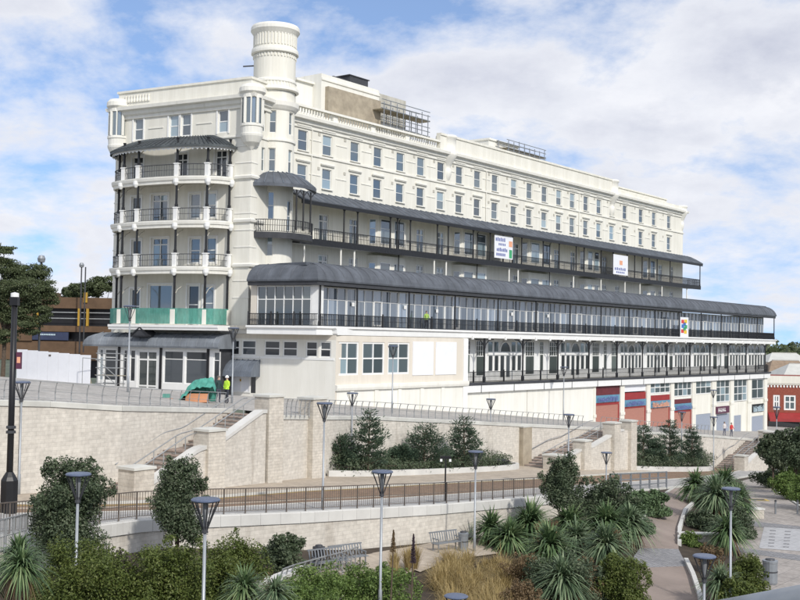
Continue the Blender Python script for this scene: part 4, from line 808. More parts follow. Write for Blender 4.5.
# ---- ground floor wall and shops under the lower gallery
so_ = FO-.25
SHOPS = [(595.3, 620), (624, 646.5), (650, 670.5), (673.8, 692), (695.5, 711.5), (716, 730), (733.5, 747.3), (751.3, 764)]
sw = FA.s(594, 400, so_); mb = MB(); mb.wall(LX0+.1, sw, -1, 8.74, [], y=-so_); fb(mb, 'plain_wall', 'stucco_white')
for p in (489, 527, 563): s = FA.s(p, 400, so_); mb = MB(); mb.box(s-.03, s+.03, -so_-.03, -so_, 1, 8.7); fb(mb, 'wall_joint', 'stucco_grey')
mb = MB(); mb.box(LX0+.2, LX1-.8, -so_+.9, -1, -3, 9.38); fb(mb, 'shop_core', 'dark_metal')
ends = [sw-.6]+[FA.s(b, 405, so_) for a, b in SHOPS]
for i in range(len(SHOPS)+1):
    if i == 0: a, b = sw-.15, FA.s(SHOPS[0][0], 405, so_)
    elif i == len(SHOPS): a, b = FA.s(SHOPS[-1][1], 405, so_), LX1-.4
    else: a, b = FA.s(SHOPS[i-1][1], 405, so_), FA.s(SHOPS[i][0], 405, so_)
    mb = MB(); mb.box(a, b, -so_-.08, -so_+.88, -3, 8.72); mb.box(a-.05, b+.05, -so_-.16, -so_-.08, 5.0, 5.35); fb(mb, 'shop_pilaster', 'stucco')
def spz(p, y): return FA.px(p, y, so_)[1]
def spanel(i, y0, y1, mat, name, o=.0, x0=0., x1=1.):
    a, b = SHOPS[i]; s0, s1 = FA.s(a, 405, so_)+.02, FA.s(b, 405, so_)-.02; w = s1-s0; m = (a+b)/2; mb = MB(); mb.box(s0+w*x0, s0+w*x1, -so_+.15-o, -so_+.5, spz(m, y1), spz(m, y0)); return fb(mb, name, mat)
def swin(i, y0, y1, n, rows):
    a, b = SHOPS[i]; s0, s1 = FA.s(a, 405, so_), FA.s(b, 405, so_); m = (a+b)/2; z0, z1 = spz(m, y1), spz(m, y0); win((s0+s1)/2, so_-.05, z0, s1-s0-.1, z1-z0, xs=tuple(k/n for k in range(n+1)), zs=tuple(k/rows for k in range(rows+1)), bar=.13, glass='glass', dep=.1)
def lettering(i, y0, y1, mats, seed):
    a, b = SHOPS[i]; rnd = random.Random(seed); s0, s1 = FA.s(a, 405, so_)+.5, FA.s(b, 405, so_)-.5; m = (a+b)/2; z0, z1 = spz(m, y1)+.12, spz(m, y0)-.12; s = s0; mb = MB()
    while s < s1-.4:
        w = rnd.uniform(.25, .5); h = (z1-z0)*rnd.uniform(.7, 1); y = -so_-.02-.2
        mb.box(s, s+.09, y, y+.05, z0, z0+h); mb.box(s+w-.09, s+w, y, y+.05, z0, z0+h*rnd.uniform(.5, 1)); zz = z0+h*rnd.choice((0, .45, .85)); mb.box(s+.09, s+w-.09, y, y+.05, zz, zz+.1); s += w+.16
    fb(mb, 'sign_lettering', mats)
for i, rows in enumerate([[(385.5, 395, 'dark_red', 'sign_band'), (395, 402.3, 'sign_blue', 'shop_sign'), (402.3, 405, 'red_paint', 'shop_band'), (405, 424, 'pink_shutter', 'roller_shutter')],
        [(383, 391.5, 'white_panel', 'blank_panel'), (392.5, 399.5, 'red_paint', 'shop_band'), (399.5, 406.3, 'sign_blue', 'shop_sign'), (406.3, 408, 'red_paint', 'shop_band'), (408, 426, 'pink_shutter', 'roller_shutter')],
        [(393.3, 395, 'stucco_white', 'shop_band'), (395, 400.5, 'red_paint', 'shop_band'), (400.5, 407.5, 'sign_blue', 'shop_sign'), (407.5, 426, 'pink_shutter', 'roller_shutter')],
        [(396.5, 399, 'stucco_white', 'shop_band'), (399, 403.5, 'dark_red', 'shop_band'), (403.5, 410, 'sign_blue', 'shop_sign'), (410, 412, 'red_paint', 'shop_band'), (412, 432, 'pink_shutter', 'roller_shutter')],
        [(394, 414, 'stucco', 'shop_band'), (414, 436, 'grey_shutter', 'roller_shutter')], [(402.3, 414, 'stucco', 'shop_band'), (414, 438, 'grey_shutter', 'roller_shutter')], [(401.5, 440, 'stucco', 'shop_band')], [(399, 404, 'stucco', 'shop_band'), (404, 412, 'black_paint', 'shop_sign'), (412, 416, 'stucco', 'shop_band'), (416, 436, 'grey_shutter', 'roller_shutter')]]):
    for y0, y1, mat, nm in rows: spanel(i, y0+.04, y1-.04, mat, nm, .1 if 'sign' in nm else (.04 if 'band' in nm else 0.))
    if i < 4:
        for xx in (0., .965): spanel(i, 405, 426+i*2, 'red_paint', 'shutter_guide', .06, xx, xx+.035)
spanel(6, 415, 437, 'grey_shutter', 'shop_door', .12, .02, .55)
for i, y0, y1, n, r in ((2, 381.5, 393.2, 4, 2), (3, 381.5, 396.3, 4, 2), (4, 380, 394, 3, 2), (5, 379.5, 402, 3, 3), (6, 379, 401, 3, 3), (7, 379, 398.5, 2, 2)): swin(i, y0, y1, n, r)
for i, y0, y1, c in ((0, 395, 402.3, 'ink_blue'), (1, 399.5, 406.3, 'ink_blue'), (2, 400.5, 407.5, 'ink_orange'), (3, 403.5, 410, 'ink_blue'), (7, 404, 412, 'sign_pale')): lettering(i, y0, y1, c, i+3)
s0, s1 = FA.s(717, 409, so_+.3), FA.s(729.5, 409, so_+.3); mb = MB(); mb.box(s0, s1, -so_-.3, -so_-.1, spz(723, 413), spz(723, 406)); f_ = fb(mb, 'shop_sign', 'purple_sign'); mb = MB()
for k in range(6): x = s0+.5+k*.5; mb.box(x, x+.1, -so_-.34, -so_-.3, spz(723, 411.5), spz(723, 407.5)); mb.box(x+.1, x+.34, -so_-.34, -so_-.3, spz(723, 410+(k % 3)*.5), spz(723, 409.2+(k % 3)*.5))
fb(mb, 'sign_lettering', 'white_paint')
mb = MB(); mb.box(LX1-.85, LX1-.4, -so_-.05, -1, -3, 8.74); fb(mb, 'end_wall', 'stucco')
# ---- low entrance block with the canopied door (wing frame)
ko = .95; K0, K1 = WI.s(222, 380, ko), WI.s(335.3, 380, ko); kz = lambda p, y: WI.px(p, y, ko)[1]
kops = [(WI.s(a, 348, ko), WI.s(b, 348, ko), kz(280, 356.5), kz(280, 340.5)) for a, b in ((225.5, 239.5), (241.5, 256), (264, 280), (282.5, 297.5), (305.5, 317.5), (319.5, 331))]
mb = MB(); mb.wall(K0, K1, 8, kz(280, 339), kops, y=-ko, depth=.18); wb(mb, 'entrance_wall', 'stucco_white'); mb = MB(); mb.wall(K0, K1, kz(280, 339)+.004, 14.26, [], y=-ko); wb(mb, 'beige_band', 'stucco_beige')
for a, b, c, d in kops: win((a+b)/2, ko-.06, c, b-a, d-c, xs=(0, 1), zs=(0, .5, 1), bar=.12, wing=True, glass='glass_dark', dep=.1)
for a, b in ((222, 260), (260.5, 301.5), (302, 334.5)): s0, s1 = WI.s(a, 348, ko), WI.s(b, 348, ko); mb = MB(); mb.box(s0, s1, -ko-.05, -ko+.01, kops[0][2]-.22, kops[0][2]-.02); wb(mb, 'window_board', 'white_paint')
mb = MB(); mb.box(K0+.3, K1-.05, -ko+.2, 3.5, 8, 14.24); wb(mb, 'entrance_core', 'dark_metal')
mb = MB(); mb.quad((K1, -ko, 8), (K1, 4, 8), (K1, 4, 14.26), (K1, -ko, 14.26)); wb(mb, 'entrance_end_wall', 'stucco_beige')
co = 2.9; C0, C1 = WI.s(91, 370, co), WI.s(219, 370, co)
mb = MB(); mb.sweep([(K0-.3, -ko), (K1+.15, -ko)], [(-5.5, 14.28), (.0, 14.28), (.1, 14.4), (.15, 14.75), (.3, 14.85), (.3, GF-.03), (-5.5, GF-.02)]); wb(mb, 'entrance_roof_slab', 'white_paint')
mb = MB(); mb.sweep([(WI.s(109, 328, 3.6), -3.6), (C1+.4, -3.6)], [(-3.6, 14.5), (.1, 14.5), (.12, 14.7), (.2, 14.75), (.2, GF-.04), (-3.6, GF-.035)]); wb(mb, 'balcony_slab', 'white_paint')
# door and its lead awning
d0, d1 = WI.s(231.5, 390, ko), WI.s(250.5, 390, ko); dz = 9.0; dt = kz(240, 374); f = win((d0+d1)/2, ko+.08, dz, d1-d0, dt-dz, xs=(0, .5, 1), zs=(0, 1), bar=.14, wing=True, glass='white_panel', dep=.1, name='entrance_door')
mb = MB(); w = d1-d0
for x in (-w/4, w/4): mb.quad(*[(x+.2*math.cos(2*math.pi*k/14), -.012+.03, 2.1+.55*math.sin(2*math.pi*k/14)) for k in range(14)])
mb.build('oval_pane', 'glass_dark', f); mb = MB(); mb.box(-.06, .06, -.06, 0, 1.0, 1.2); mb.build('door_handle', 'yellow_post', f)
mb = MB(); mb.box(d1+.05, d1+.55, -ko-.02, -ko+.02, dz, dt-.2); wb(mb, 'side_light', 'glass_dark')
a0, a1 = WI.s(219, 370, ko+1), WI.s(253.5, 370, ko+1); zt, zb2 = kz(240, 359.5), kz(240, 376); mb = MB(); mb.sweep([(a0, -ko), (a1, -ko)], [(0, zt), (.35, zt-.1), (.9, zt-.45), (1.3, zt-1.0), (1.42, zb2), (0, zb2)]); wb(mb, 'door_canopy', 'slate')
mb = MB()
for i in range(7):
    s = a0+(a1-a0)*i/6; mb.tube([(s, -ko-o, z) for o, z in ((0, zt+.03), (.37, zt-.07), (.93, zt-.43), (1.33, zt-.98), (1.45, zb2))], .035, 4)
tag(wb(mb, 'canopy_seams', 'slate'), kind='stuff')
# lobby with curved lead roof
cz = lambda y: WI.px(160, y, co)[1]; ez = cz(346.5); bz = 8.9; CB = [90.5, 97, 100, 104, 117.5, 121, 129.5, 136, 158, 160.5, 163.5, 183, 184, 206, 210, 221]
lights = [(98.8, 102.8), (104, 117), (121.5, 127), (129.5, 135), (137, 157.5), (163.5, 183), (185, 209), (213, 219.5)]
lops = [(WI.s(a, 370, co), WI.s(b, 370, co), bz+(.05 if a == 137 else .75), ez-.35) for a, b in lights]
mb = MB(); mb.wall(C0+.8, C1, 8, ez, lops, y=-co, depth=.15); wb(mb, 'lobby_wall', 'white_paint')
for (a, b, c, d), (pa, pb) in zip(lops, lights):
    if pa == 137: win((a+b)/2, co-.05, c, b-a, d-c, xs=(0, .5, 1), zs=(0, .1, .76, 1), bar=.2, wing=True, glass='glass_lobby', dep=.1, name='double_door')
    else: win((a+b)/2, co-.05, c, b-a, d-c, xs=(0, 1), zs=(0, .74, 1), bar=.09, wing=True, glass='glass_dark' if pa > 100 else 'glass', dep=.1)
for p in (119, 160.8, 208): s = WI.s(p, 370, co); mb = MB(); mb.box(s-.12, s+.12, -co-.1, -co, 8.6, ez); wb(mb, 'black_pilaster', 'black_paint')
mb = MB(); mb.box(C0+.85, C1-.05, -co+.16, 4, 8, ez); wb(mb, 'lobby_core', 'dark_metal')
tp = 14.2; RP = [(.55, ez-.1), (.6, ez+.06), (.5, ez+.45), (.25, ez+.8), (-.2, ez+1.05), (-.9, tp), (-4, tp+.05), (-4, ez-.1)]
mb = MB(); mb.sweep([(C0, 2), (C0, -co), (C1+.3, -co)], RP); wb(mb, 'lobby_roof', 'zinc')
mb = MB(); s = C0+.6
while s < C1:
    mb.tube([(s, -co-o, z+.02) for o, z in RP[1:6]], .04, 4); s += .95
tag(wb(mb, 'roof_seams', 'zinc'), kind='stuff')
pc = WI.s(139.5, 335, co+.8); mb = MB(); pz = cz(336.5); mb.add([(pc-1.05, -co-.75, pz), (pc+1.05, -co-.75, pz), (pc, -co-.75, pz+.75), (pc-1.05, -co+.8, pz), (pc+1.05, -co+.8, pz), (pc, -co+.8, pz+.75)], [(0, 1, 2), (0, 2, 5, 3), (1, 4, 5, 2), (0, 3, 4, 1)]); wb(mb, 'small_pediment', 'dark_metal')
mb = MB(); mb.bar((pc-1.15, -co-.78, pz), (pc, -co-.78, pz+.82), .12); mb.bar((pc+1.15, -co-.78, pz), (pc, -co-.78, pz+.82), .12); mb.bar((pc-1.15, -co-.78, pz), (pc+1.15, -co-.78, pz), .12); wb(mb, 'pediment_trim', 'iron')
# banners
def banner(label, p0, y0, p1, y1, o, marks):
    s0, zt_ = FA.px(p0, y0, o); s1, _ = FA.px(p1, y0, o); zb3 = FA.px(p0, y1, o)[1]; w, h = s1-s0, zt_-zb3; root = thing('banner', label, 'banner', FA.w((s0+s1)/2, o, zb3), FA.a); mb = MB(); mb.box(-w/2, w/2, 0, .04, 0, h); mb.build('sheet', 'white_panel', root)
    for (x0, x1, za, zb4, mat) in marks: mb = MB(); mb.box(-w/2+w*x0, -w/2+w*x1, -.012, -.002, h*za, h*zb4); mb.build('print', mat, root)
mk = [(.06+.09*i, .12+.09*i, .74, .88+.02*(i % 2), 'ink_blue') for i in range(6)]+[(.22+.08*i, .27+.08*i, .56, .66, 'ink_blue') for i in range(5)]+[(.12+.085*i, .18+.085*i, .30, .42+.02*(i % 3), 'ink_blue') for i in range(7)]+[(.1+.085*i, .16+.085*i, .10, .22, 'ink_blue') for i in range(6)]+[(.78, .97, .55, .8, 'ink_orange'), (.80, .96, .05, .42, 'p_green')]
banner('white banner with blue lettering and orange mark hung on the iron balcony', 494.7, 234.5, 513, 257.5, BO+.05, mk)
mk2 = [(.1+.13*i, .18+.13*i, .22, .34+.02*(i % 2), 'ink_blue') for i in range(6)]+[(.2+.12*i, .28+.12*i, .08, .16, 'ink_blue') for i in range(5)]+[(.42, .62, .5, .72, 'ink_orange')]
banner('plain white banner with small orange emblem on the far balcony', 613.5, 254, 628, 274, BO+.05, mk2)
s0, zt_ = FA.px(680.5, 317, FO+.05); mkc = []; cs = ['p_red', 'p_yellow', 'p_blue', 'p_green']
for k, (x, y) in enumerate([(.28, .78), (.66, .8), (.3, .55), (.68, .52), (.25, .3), (.62, .26), (.5, .66), (.5, .4)]): mkc.append((x-.17, x+.17, y-.09, y+.09, cs[k % 4]))
banner('white poster with red, yellow, blue and green shapes on the gallery railing', 680.5, 317, 688.5, 337, FO+.05, mkc)
# ================================================================== STREET FURNITURE
def lamp_proto():
    root = thing('street_lamp', 'lamp', 'street lamp'); H = 5.2
    mb = MB(); mb.tube([(0, 0, -.3), (0, 0, .9), (0, 0, .95), (0, 0, H-.8)], [.075, .075, .055, .045], 10); mb.build('pole', 'lamp_grey', root, smooth=True)
    mb = MB(); mb.lathe([(.0, H-.06), (.34, H-.06), (.40, H-.03), (.40, H), (.36, H+.03), (0, H+.05)], 24); mb.build('lamp_cap', 'lamp_blue', root)
    for k in range(8):
        a = 2*math.pi*k/8; c, s = math.cos(a), math.sin(a); mb = MB(); mb.tube([(.05*c, .05*s, H-.85), (.2*c, .2*s, H-.45), (.37*c, .37*s, H-.05)], .018, 4); mb.build('strut', 'dark_metal', root)
    mb = MB(); mb.lathe([(0, H-.82), (.05, H-.8), (.06, H-.55), (.08, H-.3), (.08, H-.1), (0, H-.08)], 12); mb.build('lantern', 'glass_lamp', root); mb = MB(); mb.lathe([(.09, H-.9), (.07, H-.75), (.03, H-.7)], 12); mb.build('collar', 'dark_metal', root)
    return root
M('tarp_green', (.07, .29, .23), .7, .3, 3); M('glass_lamp', (.20, .21, .22), .25, .1)
LP0 = lamp_proto(); first = True
def ter(px, y): return hit(px, y, terr)
def lamp(px, ytop, base, label, dz=0.):
    global first
    o = LP0 if first else copy_tree(LP0); first = False; X, Y, z = base; o.location = (X, Y, z); zt = at(px, ytop, Y)[2]; k = (zt-z)/5.2; o.scale = (min(1.12, max(.85, k)),)*2+(k,); o['label'] = label; o['group'] = 'conical street lamps'
    o.rotation_euler.z = random.uniform(0, .7)
def gp_(px, Y): X = at(px, 400, Y)[0]; return (X, Y, gz(X, Y))
def on_road(px, y, up=.1): X, Y, z = hit(px, y, road); return (X, Y, z+up)
lamp(322, 403, on_road(322.5, 512), 'street lamp standing on the near footway before the long stone staircase wall')
lamp(353, 393, on_road(351, 474.5, .4), 'street lamp in the raised bed beside the tallest pine tree')
lamp(391.5, 346, ter(392, 413.5), 'street lamp on the terrace before the beige wall with blank white panels')
lamp(491, 399, on_road(490, 467, .3), 'street lamp at the end of the raised pine bed beside the black tub')
b = tm(107, 62); lamp(564, 367, (at(563.5, 410, 122)[0], 122, terr(at(563.5, 410, 122)[0], 122)), 'street lamp on the terrace before the plain white ground floor wall')
lamp(571, 414.5, on_road(568, 490), 'street lamp on the footway at the foot of the middle staircase')
lamp(478.5, 451.5, gp_(476.5, 57.3), 'street lamp at the end of the lower wall beside the grey bin')
lamp(386, 471.5, gp_(383.5, 42.4), 'street lamp among the shrubs before the dark flower spike')
lamp(210.5, 499.5, gp_(208, 30.7), 'street lamp rising out of the rounded olive hedge')
lamp(83, 474, gp_(80.5, 33), 'street lamp before the large rounded evergreen tree by the lower wall')
lamp(609, 452.5, gp_(607, 66), 'street lamp in the shrubs before the low grey three rail fence')
lamp(731.8, 488.5, gp_(731.5, 49.7), 'street lamp in the hedge between the brown path and the plaza')
lamp(707, 556, gp_(705.5, 35.6), 'street lamp beside the lower brown path, seen from above')
lamp(461, 596, gp_(459, 31), 'street lamp at the edge of the yellow grass, only its cap in view')
lamp(234, 328, (at(232, 400, 74)[0], 74, terr(at(232, 400, 74)[0], 74)), 'street lamp on the terrace before the green canopied door')
lamp(129.5, 306, (at(128, 388, 72)[0], 72, terr(at(128, 388, 72)[0], 72)), 'street lamp on the terrace before the lobby with the curved roof')
lamp(20.5, 382, (at(18.5, 500, 53)[0], 53, road(at(18.5, 500, 53)[0], 53)+.1), 'street lamp against the long wall beside the tall black mast')
lamp(683.5, 412, (at(681.5, 455, 121)[0], 121, road(at(681.5, 455, 121)[0], 121)+.4), 'street lamp in the raised bed below the painted shops')
lamp(714, 390, (at(713, 437, 133)[0], 133, terr(at(713, 437, 133)[0], 133)), 'street lamp on the terrace before the grey shutters and the dark sign')
lamp(714.5, 417, (at(713.5, 470, 124)[0], 124, road(at(713.5, 470, 124)[0], 124)+.1), 'street lamp on the footway left of the end staircase')
lamp(777, 407, (at(776.5, 460, 128)[0], 128, road(at(776.5, 460, 128)[0], 128)), 'street lamp before the red awning of the brick building')
# tall black mast
X, Y, z = at(8.5, 513, 46); z = road(X, Y)+.1
r_ = thing('mast', 'tall black mast with white cap and heavy base box on the near footway', 'mast', (X, Y, z)); zt = at(12.5, 297, Y)[2]-z
mb = MB(); mb.tube([(0, 0, 0), (0, 0, zt)], [.14, .12], 12); mb.build('pole', 'black_paint', r_, smooth=True); mb = MB(); mb.lathe([(0, -.3), (.36, -.3), (.36, 1.35), (.28, 1.5), (.15, 1.7), (0, 1.7)], 8); mb.build('base_box', 'black_paint', r_)
mb = MB(); mb.box(-.16, .16, -.16, .16, zt-.35, zt); mb.build('camera_housing', 'black_paint', r_); mb = MB(); mb.lathe([(0, zt), (.17, zt), (.17, zt+.16), (0, zt+.2)], 12); mb.build('white_cap', 'white_paint', r_); mb = MB(); mb.lathe([(.2, 3.3), (.2, 3.4), (.14, 3.42)], 12); mb.lathe([(.2, 3.5), (.2, 3.6), (.14, 3.62)], 12)
mb.build('band', 'dark_metal', r_); mb = MB(); mb.box(.14, .36, -.05, .05, zt-3.0, zt-2.3); mb.build('small_sign', 'purple_sign', r_); mb = MB(); mb.box(.18, .32, -.06, -.05, zt-2.75, zt-2.5); mb.build('sign_mark', 'ink_orange', r_)
# small black road post
X, Y, z = on_road(445, 503); r_ = thing('sign_post', 'thin black post with small floodlights on the near footway', 'post', (X, Y, z)); mb = MB(); mb.tube([(0, 0, -.1), (0, 0, 2.5)], .045, 8); mb.build('pole', 'black_paint', r_); mb = MB(); mb.box(-.3, .3, -.05, .05, 2.35, 2.5); mb.build('crossbar', 'black_paint', r_)
for sx_ in (-.25, .25): mb = MB(); mb.box(sx_-.06, sx_+.06, -.12, .02, 2.2, 2.34); mb.build('floodlight', 'white_paint', r_)
# ---- railings
def run_pts(path, step):
    P = [Vector(p) for p in path]; out = []; acc = 0.
    for a, b in zip(P[:-1], P[1:]):
        d = (b-a).length
        while acc <= d: out.append(a.lerp(b, acc/d)); acc += step
        acc -= d
    return out
cpm = {}
def railing(label, path, step, h, mat, style='curved', r=.022, group=None):
    """path of 3-d points; posts are parts, rails run between them"""
    pts = run_pts(path, step); root = thing('railing', label, 'railing', pts[0], group=group); O = pts[0]; key = (style, h, mat)
    if key not in cpm:
        mb = MB()
        if style == 'curved': mb.tube([(0, 0, -.15), (-.03, 0, h*.45), (.03, 0, h*.8), (.12, 0, h)], .032, 5)
        elif style == 'flat': mb.box(-.055, .055, -.055, .055, -.2, h+.05)
        else: mb.box(-.025, .025, -.025, .025, -.15, h+.02); mb.tube([(0, 0, .3), (.12, -.12, .02)], .02, 4)
        cpm[key] = mb.mesh('post', mat)
    top = Vector((.12, 0, 0)) if style == 'curved' else Vector((0, 0, 0))
    for i, p in enumerate(pts):
        link('post', cpm[key], root, p-O, FA.a-math.pi/2)
    R = Matrix.Rotation(FA.a-math.pi/2, 3, 'Z'); top = R @ top
    for z, k in ((h, .04 if style != 'flat' else .085),)+(((h*.5, .022), (.12, .022)) if style != 'flat' else ((h*.66, .07), (h*.33, .07))):
        mb = MB(); tt = top*(z/h if style == 'curved' else 1)
        for a, b in zip(pts[:-1], pts[1:]): mb.bar(a-O+tt+Vector((0, 0, z)), b-O+tt+Vector((0, 0, z)), k*1.4, k)
        mb.build('rail', mat, root)
    if style == 'picket':
        mb = MB()
        for a, b in zip(pts[:-1], pts[1:]):
            n = max(2, round((b-a).length/.14))
            for i in range(1, n): c = a.lerp(b, i/n)-O; mb.bar((c.x, c.y, c.z+.12), (c.x, c.y, c.z+h), .02)
        tag(mb.build('pickets', mat, root), kind='stuff')
    return root
def tz(t, m, up=.05): X, Y = tm(t, m); return (X, Y, terr(X, Y)+up)
railing('curved grey railing along the wall top below the white hoarding and lobby', [tz(t, 47.25+(max(0, t-36.8)*.264)) for t in np.arange(12, 47.6, 1.2)], .95, .92, 'galv')
railing('short curved railing between the two square piers at the stair head', [tz(t, 47.4+(t-48.8)*.26) for t in (48.8, 50.2, 51.6, 52.9)], .6, 1.0, 'galv')
railing('long curved railing along the terrace above the pine trees', [tz(t, float(np.interp(t, [54.5, 62, 97], [49.3, 51.55, 51.85]))) for t in np.arange(54.4, 96.5, 1.4)], .95, 1.0, 'galv')
railing('pale railing along the terrace before the shuttered shops', [tz(t, 51.85) for t in np.arange(99.6, 128, 1.4)], 1.1, 1.05, 'galv')
railing('brown picket railing on the lower wall beside the road', [(p[0]-.18, p[1]+.2, p[2]+.14) for p in LW[12:] if p[0] < 10.2], 1.15, 1.12, 'rail_brown', 'picket')
iA = [hit(x, y, road) for x, y in ((610, 493.5), (640, 491), (668, 488.5))]; railing('low grey three rail fence at the top of the brown path', [(p[0], p[1], p[2]+.05) for p in iA], 2.1, 1.25, 'steel_grey', 'flat')
nl = [at(x, y, Y) for x, y, Y in ((-12, 523, 34), (13, 517, 36), (31, 513, 38))]; railing('white topped picket railing on the near ramp beside the mast', [(p[0], p[1], p[2]-1.1) for p in nl], .7, 1.1, 'galv', 'picket')
# curved low wall with hoop railing round the bench corner
cw = px_path([(262, 600), (290, 588), (318, 579), (342, 572), (356, 566)], lambda X, Y: gz(X, Y)+.1, 5); r_ = thing('low_wall', 'low curved white wall below the metal benches', 'wall', cw[0]); loc = tuple(-v for v in r_.location)
mb = MB(); mb.sweep([p[:2] for p in cw[:9]], [(-.2, -.6), (-.2, .55), (.2, .55), (.2, -.6)], [p[2] for p in cw[:9]]); mb.build('masonry', 'stone_pier', r_, loc); mb = MB(); mb.sweep([p[:2] for p in cw[:9]], [(-.26, .552), (-.26, .68), (.26, .68), (.26, .552)], [p[2] for p in cw[:9]]); mb.build('coping', 'coping_white', r_, loc)
railing('curved hooped railing before the metal benches', [(p[0]+.1, p[1]-.35, p[2]) for p in cw[3:]], .55, 1.0, 'galv')
# benches
def bench(label, px, py, rz):
    X, Y, z = hit(px, py, lambda a, b: gz(a, b)+.055); root = thing('bench', label, 'bench', (X, Y, z), rz, 'metal benches by the lower wall')
    for i in range(7): mb = MB(); mb.box(-.9, .9, -.42+i*.065, -.37+i*.065, .44, .47); mb.build('seat_slat', 'steel_grey', root)
    for i in range(12): mb = MB(); mb.bar((-.85+i*.155, .06, .5), (-.85+i*.155, .2, .95), .04); mb.build('back_slat', 'steel_grey', root)
    mb = MB(); mb.bar((-.92, .2, .95), (.92, .2, .95), .06); mb.build('back_rail', 'steel_grey', root)
    for x in (-.75, .75):
        mb = MB(); mb.bar((x, -.38, 0), (x, -.38, .44), .05); mb.bar((x, .05, 0), (x, .05, .5), .05); mb.bar((x, -.4, .42), (x, .08, .42), .05); mb.build('leg', 'steel_grey', root); mb = MB(); mb.bar((x, -.42, .66), (x, .1, .68), .05); mb.bar((x, -.38, .44), (x, -.38, .66), .04); mb.build('armrest', 'steel_grey', root)
wa = math.atan2(UY, UX)-.25
bench('metal slatted bench nearer the curved low wall', 327, 571, wa); bench('metal slatted bench beside the first one against the lower wall', 347, 566.5, wa); bench('metal slatted bench beside the grey bin below the lower wall', 445, 550.5, wa)
def bin_(label, X, Y, z, mat, r=.26, h=.95, name='litter_bin'):
    root = thing(name, label, 'bin', (X, Y, z)); mb = MB(); mb.lathe([(0, 0), (r*.9, 0), (r, .1), (r, h-.15), (r*1.06, h-.12), (r*1.06, h-.02), (r*.7, h), (0, h)], 16); mb.build('body', mat, root); mb = MB(); mb.lathe([(r*.68, h+.002), (r*.6, h+.06), (0, h+.09)], 14); mb.build('lid', 'dark_metal', root); mb = MB(); mb.lathe([(r*1.02, h*.5), (r*1.05, h*.53), (r*1.02, h*.56)], 16); mb.build('band', 'dark_metal', root)
gq = lambda px, py: hit(px, py, lambda a, b: gz(a, b)+.05)
bin_('cylindrical grey bin beside the bench at the end of the lower wall', *gq(463, 551), 'steel_grey'); bin_('cylindrical grey bin left of the paired benches', *gq(318.5, 568), 'dark_metal'); bin_('grey bin at the edge of the plaza beside the hedge', *gq(770, 584), 'steel_grey', .36, 1.2)
X, Y, z = on_road(500, 470); bin_('black tub on the footway beside the pine bed', X, Y, z, 'black_paint', .75, .75, 'black_tub')
for i, (px, py) in enumerate(((775.5, 514), (797.5, 514))):
    X, Y, z = gq(px, py); root = thing('bollard', ('grey bollard on the plaza nearer the path' if i == 0 else 'grey bollard on the plaza nearer the hedge of small trees'), 'bollard', (X, Y, z), group='plaza bollards'); mb = MB(); mb.tube([(0, 0, -.2), (0, 0, .95)], .07, 10); mb.build('shaft', 'steel_grey', root); mb = MB(); mb.lathe([(.085, .9), (.085, .98), (.04, 1.02), (0, 1.03)], 10); mb.build('cap', 'dark_metal', root)
for i, (px, py, w, nm) in enumerate(((706, 543, 3.2, 'stone_seat'), (743, 517, 3.0, 'stone_seat'))):
    X, Y, z = gq(px, py); root = thing(nm, 'pale stone planter wall beside the brown path' if i == 0 else 'pale stone seat wall between the palms and the plaza', 'seat wall', (X, Y, z), .25 if i else -.05); mb = MB(); mb.box(-w/2, w/2, -.25, .25, -.4, .5); mb.build('masonry', 'stone_pier', root); mb = MB(); mb.box(-w/2-.05, w/2+.05, -.3, .3, .502, .6); mb.build('coping', 'coping_white', root)
X, Y, z = gq(758, 500); root = thing('access_cover', 'small yellow edged cover on the plaza path', 'cover', (X, Y, z+.005)); mb = MB(); mb.box(-.8, .8, -.5, .5, 0, .012); mb.build('frame', 'yellow_line', root); mb = MB(); mb.box(-.55, .55, -.32, .32, .013, .02); mb.build('plate', 'dark_metal', root)
# handrail of the viewing walkway in the foreground
pa, pb = at(690, 606, 8.6), at(840, 578, 7.0); root = thing('walkway_handrail', 'broad grey handrail of the viewing walkway, cutting the corner', 'handrail', pa); O = Vector(pa); d = Vector(pb)-O
mb = MB(); mb.tube([(0, 0, -.11), tuple(d+Vector((0, 0, -.11)))], .11, 16); mb.build('rail', 'steel_grey', root, smooth=True)
for f in (.05, .95): p = d*f; zz = gz(pa[0], 8)-pa[2]; mb = MB(); mb.tube([(p.x, p.y, -.15+p.z), (p.x, p.y, zz)], .07, 8); mb.build('post', 'steel_grey', root)
# ---- hoarding, fence frame, scaffold tower, rubble, tarpaulin
ha, hb = [Vector((q[0], q[1], terr(q[0], q[1]))) for q in (at(16.5, 376, 91), at(90, 385, 88))]; hd = (hb-ha); n = 7; root = thing('hoarding', 'white site hoarding of flat panels on the terrace by the lobby', 'hoarding', ha, math.atan2(hd.y, hd.x)); w = hd.to_2d().length/n
for i in range(n):
    zb_ = hd.z*(i+.5)/n; mb = MB(); mb.box(w*i+.012, w*(i+1)-.012, -.03, .03, zb_-.3, zb_+2.55-.03*i); mb.build('panel', 'white_panel', root)
    mb = MB(); mb.bar((w*(i+.5), .05, zb_), (w*(i+.5), .9, zb_-.2), .08); mb.bar((w*(i+.5), .06, zb_+1.9), (w*(i+.5), .9, zb_-.2), .07); mb.build('prop', 'scaffold_board', root)
mb = MB(); mb.box(w*3.1, w*3.3, -.06, -.03, hd.z*.4+2.1, hd.z*.4+2.25); mb.build('small_notice', 'rail_brown', root)
fa = Vector(at(82, 386, 87)); fa.z = terr(fa.x, fa.y); root = thing('site_gate', 'thin metal frame gate leaning at the end of the hoarding', 'gate', fa, -.2)
